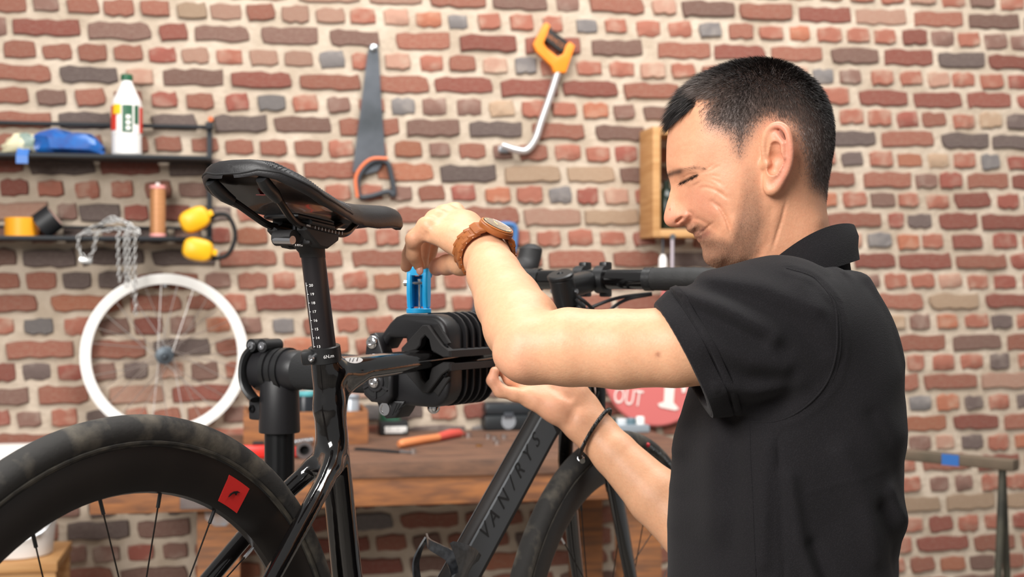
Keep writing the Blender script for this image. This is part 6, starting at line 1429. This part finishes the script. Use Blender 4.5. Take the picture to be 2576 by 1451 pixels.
# eyebrow and lashes, both sides
def tuft(name, pl, n, L, spread, dirv, wdt=.00016):
    vs = []
    for i in range(n):
        t_ = rngn.rand(); k = min(int(t_*(len(pl)-1)), len(pl)-2); u = t_*(len(pl)-1)-k
        x = pl[k][0]+(pl[k+1][0]-pl[k][0])*u+rngn.randn()*spread*.6; y = pl[k][1]+(pl[k+1][1]-pl[k][1])*u+rngn.randn()*spread
        b = np.array(head.surf(x, y)); dv = np.array(dirv(t_))+rngn.randn(3)*.22; dv /= np.linalg.norm(dv)
        tp = b+dv*L*(.6+.7*rngn.rand()); sd = np.cross(dv, [0, 1, 0]); sd /= max(np.linalg.norm(sd), 1e-6)
        vs.append(np.stack([b-sd*wdt+[0, .0003, 0], b+sd*wdt+[0, .0003, 0], tp]))
    v = np.concatenate(vs); f = np.arange(len(v)).reshape(-1, 3)
    for mir in (1, -1):
        w_ = v.copy()
        if mir < 0: w_[:, 1] = 2*HD-w_[:, 1]
        np_mesh(name, w_, f, mat('brow_hair', '#231a16', 0.6), person)
tuft('eyebrow', [(1679, 441), (1690, 437), (1704, 437)], 190, .0055, 3.5, lambda t_: (.3+t_*.8, -.6, .25))
tuft('eyebrow_tail', [(1704, 436), (1730, 431), (1752, 434)], 110, .005, 2.5, lambda t_: (.9, -.5, -.05), .0001)
tuft('eyelashes', [(1706, 465), (1722, 458), (1740, 449)], 170, .0065, 1.4, lambda t_: (-.55+.9*t_*0, -.75, -.45))
# ---------------------------------------------------------------- shirt
TD = 1.50
so = [(1700, 1950, 150), (1690, 1700, 150), (1682, 1451, 145), (1681, 1325, 140), (1686, 1230, 130), (1692, 1136, 120), (1708, 1061, 110), (1736, 973, 100), (1768, 890, 95), (1810, 810, 90), (1850, 750, 80), (1890, 712, 70), (1950, 690, 62), (2010, 672, 60), (2070, 656, 58), (2120, 655, 60),
      (2150, 668, 62), (2172, 700, 70), (2200, 745, 85), (2224, 787, 95), (2248, 848, 110), (2261, 917, 125), (2269, 979, 130), (2272, 1055, 135), (2269, 1143, 135), (2266, 1230, 135), (2259, 1325, 135), (2248, 1400, 135), (2243, 1470, 135), (2240, 1700, 140), (2245, 1950, 150)]
si = [(2000, 900, 180), (2000, 1050, 178), (2000, 1250, 170), (1990, 1450, 168), (1990, 1850, 172), (1800, 1050, 128), (1780, 1250, 138), (1780, 1450, 142), (2170, 920, 140), (2190, 1060, 142), (2190, 1250, 136), (2170, 1450, 138), (1870, 900, 148), (1750, 1120, 100), (1990, 715, 92), (1990, 745, 140), (2000, 790, 172), (1900, 780, 125), (2100, 760, 130), (2120, 700, 90), (2060, 690, 85), (1930, 730, 95)]
shp = Profile(so, si, (1560, 600, 2400, 2020), TD, TD+.005, 3.0, 12., 14.)
for pl, am, sg in (([(1885, 1061), (1888, 1150), (1893, 1250), (1900, 1451), (1905, 1700)], -1.6, 3.5), ([(1905, 1150), (1930, 1290), (1975, 1400), (2010, 1500)], 5, 13), ([(1960, 1300), (2000, 1400), (2040, 1500)], -5, 12),
                   ([(2150, 1180), (2200, 1270), (2232, 1360), (2245, 1451)], 7, 13), ([(2120, 1220), (2170, 1320), (2205, 1451)], -7, 13), ([(1760, 1020), (1752, 1150), (1745, 1300)], 5, 14), ([(1800, 1040), (1798, 1180), (1790, 1330)], -5, 13), ([(1860, 1080), (1850, 1200), (1848, 1340)], 4, 13),
                   ([(2090, 1010), (2150, 1120), (2180, 1200)], -3, 14), ([(2020, 1090), (2080, 1200), (2110, 1330)], 4, 18), ([(2140, 690), (2190, 760), (2225, 850)], -3, 9), ([(2110, 700), (2165, 790), (2200, 900)], 3, 10), ([(1950, 1180), (2050, 1150), (2170, 1120)], .7, 3)): shp.line(pl, am*1.5, sg)
shp.ready()
SCc = N3(1716, 899, 1.372); SN = np.array([-.893, 0, -.449], np.float32)
FOLD = [([(1700, 752), (1790, 800), (1905, 850)], -.0035, .0055), ([(1705, 735), (1800, 770), (1930, 850)], .0030, .006), ([(1745, 715), (1850, 745), (1975, 800), (2060, 880)], -.0025, .006), ([(1800, 700), (1920, 720), (2040, 780)], .0025, .007),
        ([(1760, 860), (1860, 905), (1960, 925)], .0028, .008), ([(1775, 905), (1870, 945), (1980, 955)], -.0030, .007), ([(1800, 975), (1890, 985), (2000, 960)], .0030, .007), ([(1830, 1005), (1900, 1015), (1990, 1000)], -.0035, .006), ([(1740, 800), (1840, 850), (1960, 880)], -.0018, .007), ([(2010, 720), (2070, 790), (2085, 880)], .002, .008)]
SEAM = [(1978, 675), (2030, 690), (2059, 709), (2097, 760), (2106, 822), (2103, 891), (2084, 954), (2047, 1004), (1997, 1042), (1946, 1060), (1887, 1061)]
def xz_line(p, pl, dpl):
    q = np.stack([CX+p[:, 0]/dpl*F, CY-(p[:, 2]-CAMZ)/dpl*F], 1).astype(float); return seg_dist(q, pl)*dpl/F
def f_shirt(p):
    d = shp(p).astype(np.float32); p64 = p
    sl = chain_f(p, [N3(2035, 880, 1.42), N3(1960, 838, 1.392), N3(1880, 850, 1.378), N3(1800, 868, 1.372), SCc+SN*.03], [.088, .073, .0655, .0610, .0560], .03)
    h = (p-SCc) @ SN
    near = (p[:, 1] < 1.52)
    if near.any():
        for pl, am, sg in FOLD:
            q = np.zeros(len(p), np.float32); q[near] = 1.9*am*np.exp(-(xz_line(p[near], pl, 1.33)/sg)**2*.5); sl = sl-q
    sl = smax(sl, h-.001, .0015)
    op = rcone(p, SCc+SN*.06, SCc-SN*.040, .0535, .0535); sl = smax(sl, -op, .0015)
    kk = (.005+.025/(1+np.exp((h+.075)/.012))).astype(np.float32); d = smin(d, sl, kk)
    if near.any():
        sd = np.full(len(p), 1., np.float32); sd[near] = xz_line(p[near], SEAM, 1.345)
        d = d-.0014*np.exp(-((sd-.0045)/.0035)**2)
    # keep the sleeve opening clear after blending
    d = smax(d, -np.maximum(rcone(p, SCc+SN*.07, SCc-SN*.030, .0530, .0500), -(h+.03)), .0015)
    # far sleeve
    ar_ = chain_f(p, [np.array(RS)+np.array([0, -.02, -.01], np.float32), N3(1955, 1000, 1.675)], [.075, .062], .02)
    d = smin(d, ar_, .03)
    # neck opening and hem
    d = smax(d, -rcone(p, N3(1985, 760, 1.50), N3(1960, 560, 1.50), .048, .058), .004)
    return smax(d, .86-p[:, 2], .003)
_t0 = _t.time()
sv_, sf_ = surface_nets(f_shirt, (.13, 1.24, .84), (.50, 1.82, 1.44), .0029)
print('shirt', len(sv_), _t.time()-_t0)
CLOTH = mat('black_pique', '#171617', 0.92, bump=0.0, sheen=0.04, spec=0.18)
nt = CLOTH.node_tree; bs_ = nt.nodes['Principled BSDF']; tc = nt.nodes.new('ShaderNodeTexCoord'); vo = nt.nodes.new('ShaderNodeTexVoronoi'); vo.inputs['Scale'].default_value = 950
mpg = nt.nodes.new('ShaderNodeMapping'); mpg.inputs['Rotation'].default_value = (.3, .2, .5); nt.links.new(tc.outputs['Object'], mpg.inputs['Vector']); nt.links.new(mpg.outputs['Vector'], vo.inputs['Vector'])
bpn = nt.nodes.new('ShaderNodeBump'); bpn.inputs['Strength'].default_value = .5; bpn.inputs['Distance'].default_value = .0006; nt.links.new(vo.outputs['Distance'], bpn.inputs['Height']); nt.links.new(bpn.outputs['Normal'], bs_.inputs['Normal'])
crr_ = nt.nodes.new('ShaderNodeMapRange'); crr_.inputs['To Min'].default_value = .6; crr_.inputs['To Max'].default_value = 1.35; nt.links.new(vo.outputs['Distance'], crr_.inputs['Value'])
hsv = nt.nodes.new('ShaderNodeHueSaturation'); hsv.inputs['Color'].default_value = lin('#1a181a'); nt.links.new(crr_.outputs['Result'], hsv.inputs['Value']); nt.links.new(hsv.outputs['Color'], bs_.inputs['Base Color'])
shirt = np_mesh('polo_shirt', sv_, sf_, CLOTH, person)
# seams and sleeve hem laid on the cloth
def hit(px, py, lo=1.22, hi=1.75, n=260):
    dd = np.linspace(lo, hi, n); q = np.stack([(px-CX)/F*dd, dd, CAMZ-(py-CY)/F*dd], 1).astype(np.float32); v = f_shirt(q); i = int(np.argmax(v < 0))
    if i == 0: return None
    t_ = v[i-1]/(v[i-1]-v[i]); return Vector([float(c) for c in q[i-1]+(q[i]-q[i-1])*t_])
def seam_line(pl, r_, name='seam', dens=5):
    pts = smooth_path([Vector((x_, y_, 0)) for x_, y_ in pl], dens); out = [hit(v.x, v.y) for v in pts]; out = [o_ for o_ in out if o_ is not None]
    MB().tube(out, r_, 6).build(name, CLOTH, shirt)
seam_line(SEAM, .0011); seam_line([(1886, 1064), (1888, 1150), (1893, 1250), (1897, 1350), (1901, 1451), (1903, 1560)], .0009)
seam_line([(x_+9, y_+6) for x_, y_ in SEAM[2:9]], .0004, 'stitch_line')
def hem_r(h_, an, rmax=.086):
    c = SCc+SN*h_; e1 = np.array([0, 1, 0], np.float32); e2 = np.cross(SN, e1); dv = e1*math.cos(an)+e2*math.sin(an)
    rr_ = np.linspace(rmax, .045, 90); v = f_shirt((c[None]+rr_[:, None]*dv[None]).astype(np.float32)); i = int(np.argmax(v < 0))
    return c, dv, (rr_[i] if i > 0 else .058)
def hem_band(h0, h1, th_, name):
    NB2 = 72; R0 = [hem_r(h0, 2*math.pi*k/NB2) for k in range(NB2)]; R1 = [hem_r(h1, 2*math.pi*k/NB2) for k in range(NB2)]
    def smr(Rx): v = np.array([q[2] for q in Rx]); v = np.clip(v, None, np.median(v)*1.12); return (np.roll(v, 1)+np.roll(v, -1)+2*v+np.roll(v, 2)+np.roll(v, -2))/6
    r0_ = np.maximum(smr(R0), np.clip([q[2] for q in R0], None, .072)); r1_ = np.maximum(smr(R1), np.clip([q[2] for q in R1], None, .075)); rows_ = []
    for k in range(NB2):
        c0_, dv, _ = R0[k]; c1_ = R1[k][0]; rows_.append([Vector(c0_+dv*(r0_[k]+th_-.0006)), Vector((c0_*.9+c1_*.1)+dv*(r0_[k]*.9+r1_[k]*.1+th_)), Vector((c0_*.1+c1_*.9)+dv*(r0_[k]*.1+r1_[k]*.9+th_)), Vector(c1_+dv*(r1_[k]+th_-.0006)), Vector(c1_+dv*(r1_[k]-.002)), Vector(c0_+dv*(r0_[k]-.002))])
    rows_.append(rows_[0]); b_ = MB(); b_.loft(rows_, caps=False); b_.build(name, CLOTH, shirt, angle=50)
hem_band(.0005, -.0185, .0020, 'sleeve_hem'); hem_band(-.0210, -.0275, .0014, 'hem_fold')
# collar: folded band round the neck
def ringpt(t_, bk, fr, hw, lift, out):
    c = (bk+fr)/2; ax_ = (bk-fr)/2; ca, sa = math.cos(t_), math.sin(t_)
    v = c+ax_*ca+Vector((0, -1, 0))*(hw*sa)+Vector((0, 0, 1))*(lift*abs(sa)**2); dv = Vector((ax_.normalized().x*ca, -sa, 0)); return v+dv*out
bkT, frT = P(2144, 572, 1.50), P(1862, 722, 1.50); bkB, frB = P(2150, 652, 1.50), P(1858, 762, 1.50); bkI, frI = P(2128, 600, 1.50), P(1872, 745, 1.50)
rows = []; NA = 56
for i in range(NA+1):
    t_ = R(-158+316*i/NA)
    To = ringpt(t_, bkT, frT, .0690, .0215, 0); Bo = ringpt(t_, bkB, frB, .088, .0060, .002)
    m1 = (To*.7+Bo*.3)+Vector((0, -math.sin(t_)*.0035, 0))+Vector((math.cos(t_)*.003, 0, 0)); m2 = (To*.35+Bo*.65)+Vector((0, -math.sin(t_)*.004, 0))
    rr_ = lambda v, o: v-Vector((math.cos(t_)*o, -math.sin(t_)*o, 0))
    rows.append([To+Vector((0, 0, .0012)), rr_(To, -.0008), m1, m2, Bo, rr_(Bo, .0022), rr_(m2, .0024), rr_(m1, .0024), rr_(To, .0030), ringpt(t_, bkI, frI, .066, .010, -.004), ringpt(t_, bkI, frI, .063, .010, -.005)+Vector((0, 0, .004)), rr_(To, .0045)])
cmb = MB(); cmb.loft(rows); cmb.build('collar', CLOTH, shirt, angle=60)
st_rows = []
for i in range(NA+1):
    t_ = R(-158+316*i/NA); a_ = ringpt(t_, P(2126, 610, 1.5), P(1868, 735, 1.5), .066, .010, 0); b_ = ringpt(t_, P(2136, 690, 1.5), P(1862, 800, 1.5), .078, .0, 0)
    st_rows.append([a_, b_, b_+Vector((-math.cos(t_)*.002, math.sin(t_)*.002, 0)), a_+Vector((-math.cos(t_)*.002, math.sin(t_)*.002, 0))])
smb = MB(); smb.loft(st_rows); smb.build('collar_stand', CLOTH, shirt, angle=60)
# ---------------------------------------------------------------- trousers, shoes (below the frame, down to the floor)
def f_tr(p):
    d = ellip(p, (.31, 1.52, .90), (.125, .165, .12)); d = smin(d, ellip(p, (.33, 1.52, .83), (.12, .16, .10)), .03)
    for y in (1.435, 1.605): d = smin(d, chain_f(p, [np.array([.31, y, .86]), np.array([.295, y, .50]), np.array([.325, y, .075])], [.088, .066, .052], .03), .03)
    return smax(d, .055-p[:, 2], .004)
tv, tf = surface_nets(f_tr, (.14, 1.32, .03), (.48, 1.72, 1.04), .008, 8)
np_mesh('trousers', tv, tf, mat('dark_denim', '#23272f', 0.85, col2='#1b1e25', nscale=60), person)
for y in (1.435, 1.605):
    rings = []
    for (x, w_, h_) in ((.385, .022, .045), (.375, .034, .075), (.335, .040, .090), (.28, .042, .080), (.22, .048, .055), (.165, .044, .042), (.135, .024, .030)):
        rings.append([Vector((x, y+w_*math.copysign(abs(math.cos(a))**.6, math.cos(a)), .012+h_/2+h_/2*math.copysign(abs(math.sin(a))**.6, math.sin(a)))) for a in [2*math.pi*j/16 for j in range(16)]])
    sh = MB().loft(rings).build('shoe', mat('shoe_leather', '#2a2624', 0.6), person)
    MB().loft([[Vector((x, y-w_, 0)), Vector((x, y+w_, 0)), Vector((x, y+w_, .014)), Vector((x, y-w_, .014))] for (x, w_) in ((.39, .030), (.33, .043), (.22, .050), (.16, .045), (.13, .022))]).build('sole', RUB, sh)
# ================================================================ wristwatch and bracelet
WDW = mat('watch_wood', '#a8632f', 0.45, col2='#8a4d24', nscale=25, stretch=(1, 1, 4)); DIAL = mat('watch_dial', '#55331f', 0.35); GOLD = mat('gold', '#e3b868', 0.25, 1.0)
fa = (Vector(LW_)-P(1300, 738, 1.50)).normalized(); wc = Vector(LW_)-fa*.004
wn = Vector((.47, -.40, .79)); wn = (wn-fa*wn.dot(fa)).normalized(); ws_ = fa.cross(wn).normalized()
watch = thing('wristwatch', 'brown wooden wristwatch with dark dial on the raised wrist', 'watch', wc-Vector((0, 0, .03)))
ra, rb_ = .0325, .0290                                   # strap loop half axes: across, up
def wpt(u, v, w): return wc+ws_*u+wn*v+fa*w
cz = rb_+.001
Mw_ = Matrix((ws_, fa, wn)).transposed()
case = MB().lathe([(.0170, 0), (.0205, .0015), (.0215, .004), (.0215, .0072), (.0198, .0088), (.0190, .0090)], wpt(0, cz-.002, 0), wn, 40).build('case', WDW, watch)
MB().lathe([(.0195, .0088), (.0205, .0095), (.0195, .0104), (.0183, .0100), (.0183, .0088), (.0195, .0088)], wpt(0, cz-.002, 0), wn, 40).build('bezel', mat('bezel_wood', '#b9713a', 0.35), watch)
dial = MB().lathe([(.0184, 0), (.0184, .0004), (0, .0005)], wpt(0, cz+.0068, 0), wn, 36).build('dial', DIAL, watch)
MB().lathe([(.0185, 0), (.0180, .0007), (0, .0008)], wpt(0, cz+.0081, 0), wn, 36).build('crystal', mat('crystal', '#ffffff', 0.02, trans=1.0), watch)
for an, L in ((25, .015), (205, .005), (100, .010), (-8, .012)):
    d_ = ws_*math.cos(R(an))+fa*math.sin(R(an)); MB().tube([wpt(0, cz+.0077, 0), wpt(0, cz+.0077, 0)+d_*L], .0004, 6).build('hand', GOLD, dial)
for k in range(12):
    d_ = ws_*math.cos(R(30*k))+fa*math.sin(R(30*k)); MB().tube([wpt(0, cz+.0074, 0)+d_*.0145, wpt(0, cz+.0074, 0)+d_*.0170], .00035, 5).build('hour_mark', GOLD, dial)
for (u, w) in ((-.006, -.004), (.006, -.004)):
    MB().lathe([(.0042, 0), (.0042, .0003), (.0036, .0003), (.0036, 0), (.0042, 0)], wpt(u, cz+.0074, w), wn, 20).build('subdial_ring', GOLD, dial)
for sd in (-1, 1):                                       # lugs
    MB().prism([(.012*sd, .0), (.024*sd, -.004), (.0285*sd, -.010), (.0255*sd, -.013), (.016*sd, -.006)], wpt(0, cz+.003, -.0125), ws_, wn, fa*.0255, .0015).build('lug', WDW, watch)
n_l = 16
for k in range(n_l):
    an = R(52-284*(k+.5)/n_l-0)                           # loop from one lug round under the wrist to the other
    c = wpt(ra*math.cos(an), rb_*math.sin(an)*1.0, 0); tg = (ws_*(-ra*math.sin(an))+wn*(rb_*math.cos(an))).normalized(); od = tg.cross(fa); od = od if (c-wc).dot(od) > 0 else -od
    Mx = Matrix((tg, fa, od)).transposed()
    lk2 = MB(); lk2.box(c+od*.0012, (.0104, .0230, .0042), Mx, bev=.0010); l_ = lk2.build('strap_link', WDW, watch)
    for sd in (-1, 1):
        MB().box(c+tg*.0052+fa*sd*.0086+od*.0012, (.0100, .0062, .0046), Mx, bev=.0012).build('outer_link', mat('watch_wood_dark', '#95562a', 0.45), l_)
        MB().tube([c+tg*.0052+fa*sd*.0116+od*.001, c+tg*.0052+fa*sd*.0122+od*.001], .0007, 8).build('link_pin', ALU, l_)
# ---- braided bracelet on the other wrist
fb = (Vector(RWr)-P(1650, 1248, 1.727)).normalized(); bc_ = P(1497, 1091, 1.762)
bx_ = Vector((.0, -1, 0)); bx_ = (bx_-fb*bx_.dot(fb)).normalized(); by_ = fb.cross(bx_)
tilt = Vector((0, 0, 0))
brc = thing('braided_bracelet', 'black braided leather bracelet with a silver clasp around the lower wrist', 'bracelet', bc_-Vector((0, 0, .035)))
def bpt(an, r_, off=0): return bc_+bx_*((r_)*math.cos(an))+by_*((r_+.0035)*math.sin(an))+fb*(off+TLT*.0088*math.sin(an))
TLT = 1 if (by_.x*.69+by_.z*.72) > 0 else -1
LEA = mat('black_leather', '#141312', 0.4)
for ph in range(4):
    pts = []
    for k in range(160):
        an = 2*math.pi*k/160; tw = an*20+ph*math.pi/2; pts.append(bpt(an, .0322+.0016*math.cos(tw), .0016*math.sin(tw)))
    MB().tube(pts, .0013, 6, closed=True).build('cord', LEA, brc)
can = None; best = 1e9
for k in range(360):
    q = bpt(R(k), .0322); px_ = CX+q.x/q.y*F; py_ = CY-(q.z-CAMZ)/q.y*F; e_ = (px_-1468)**2+(py_-1148)**2+(0 if q.y < bc_.y else 4000)
    if e_ < best: best, can = e_, R(k)
tg = (bpt(can+.05, .0322)-bpt(can-.05, .0322)).normalized(); q = bpt(can, .0322)
MB().tube([q-tg*.0035, q+tg*.0035], .0042, 16).build('clasp', ALU, brc)
MB().tube([q+tg*.0035+Vector((.002, 0, -.002)), q+tg*.009+Vector((.004, 0, -.004))], .0036, 12).build('clasp_end', mat('pewter', '#a8a6a0', 0.35, 1.0), brc)
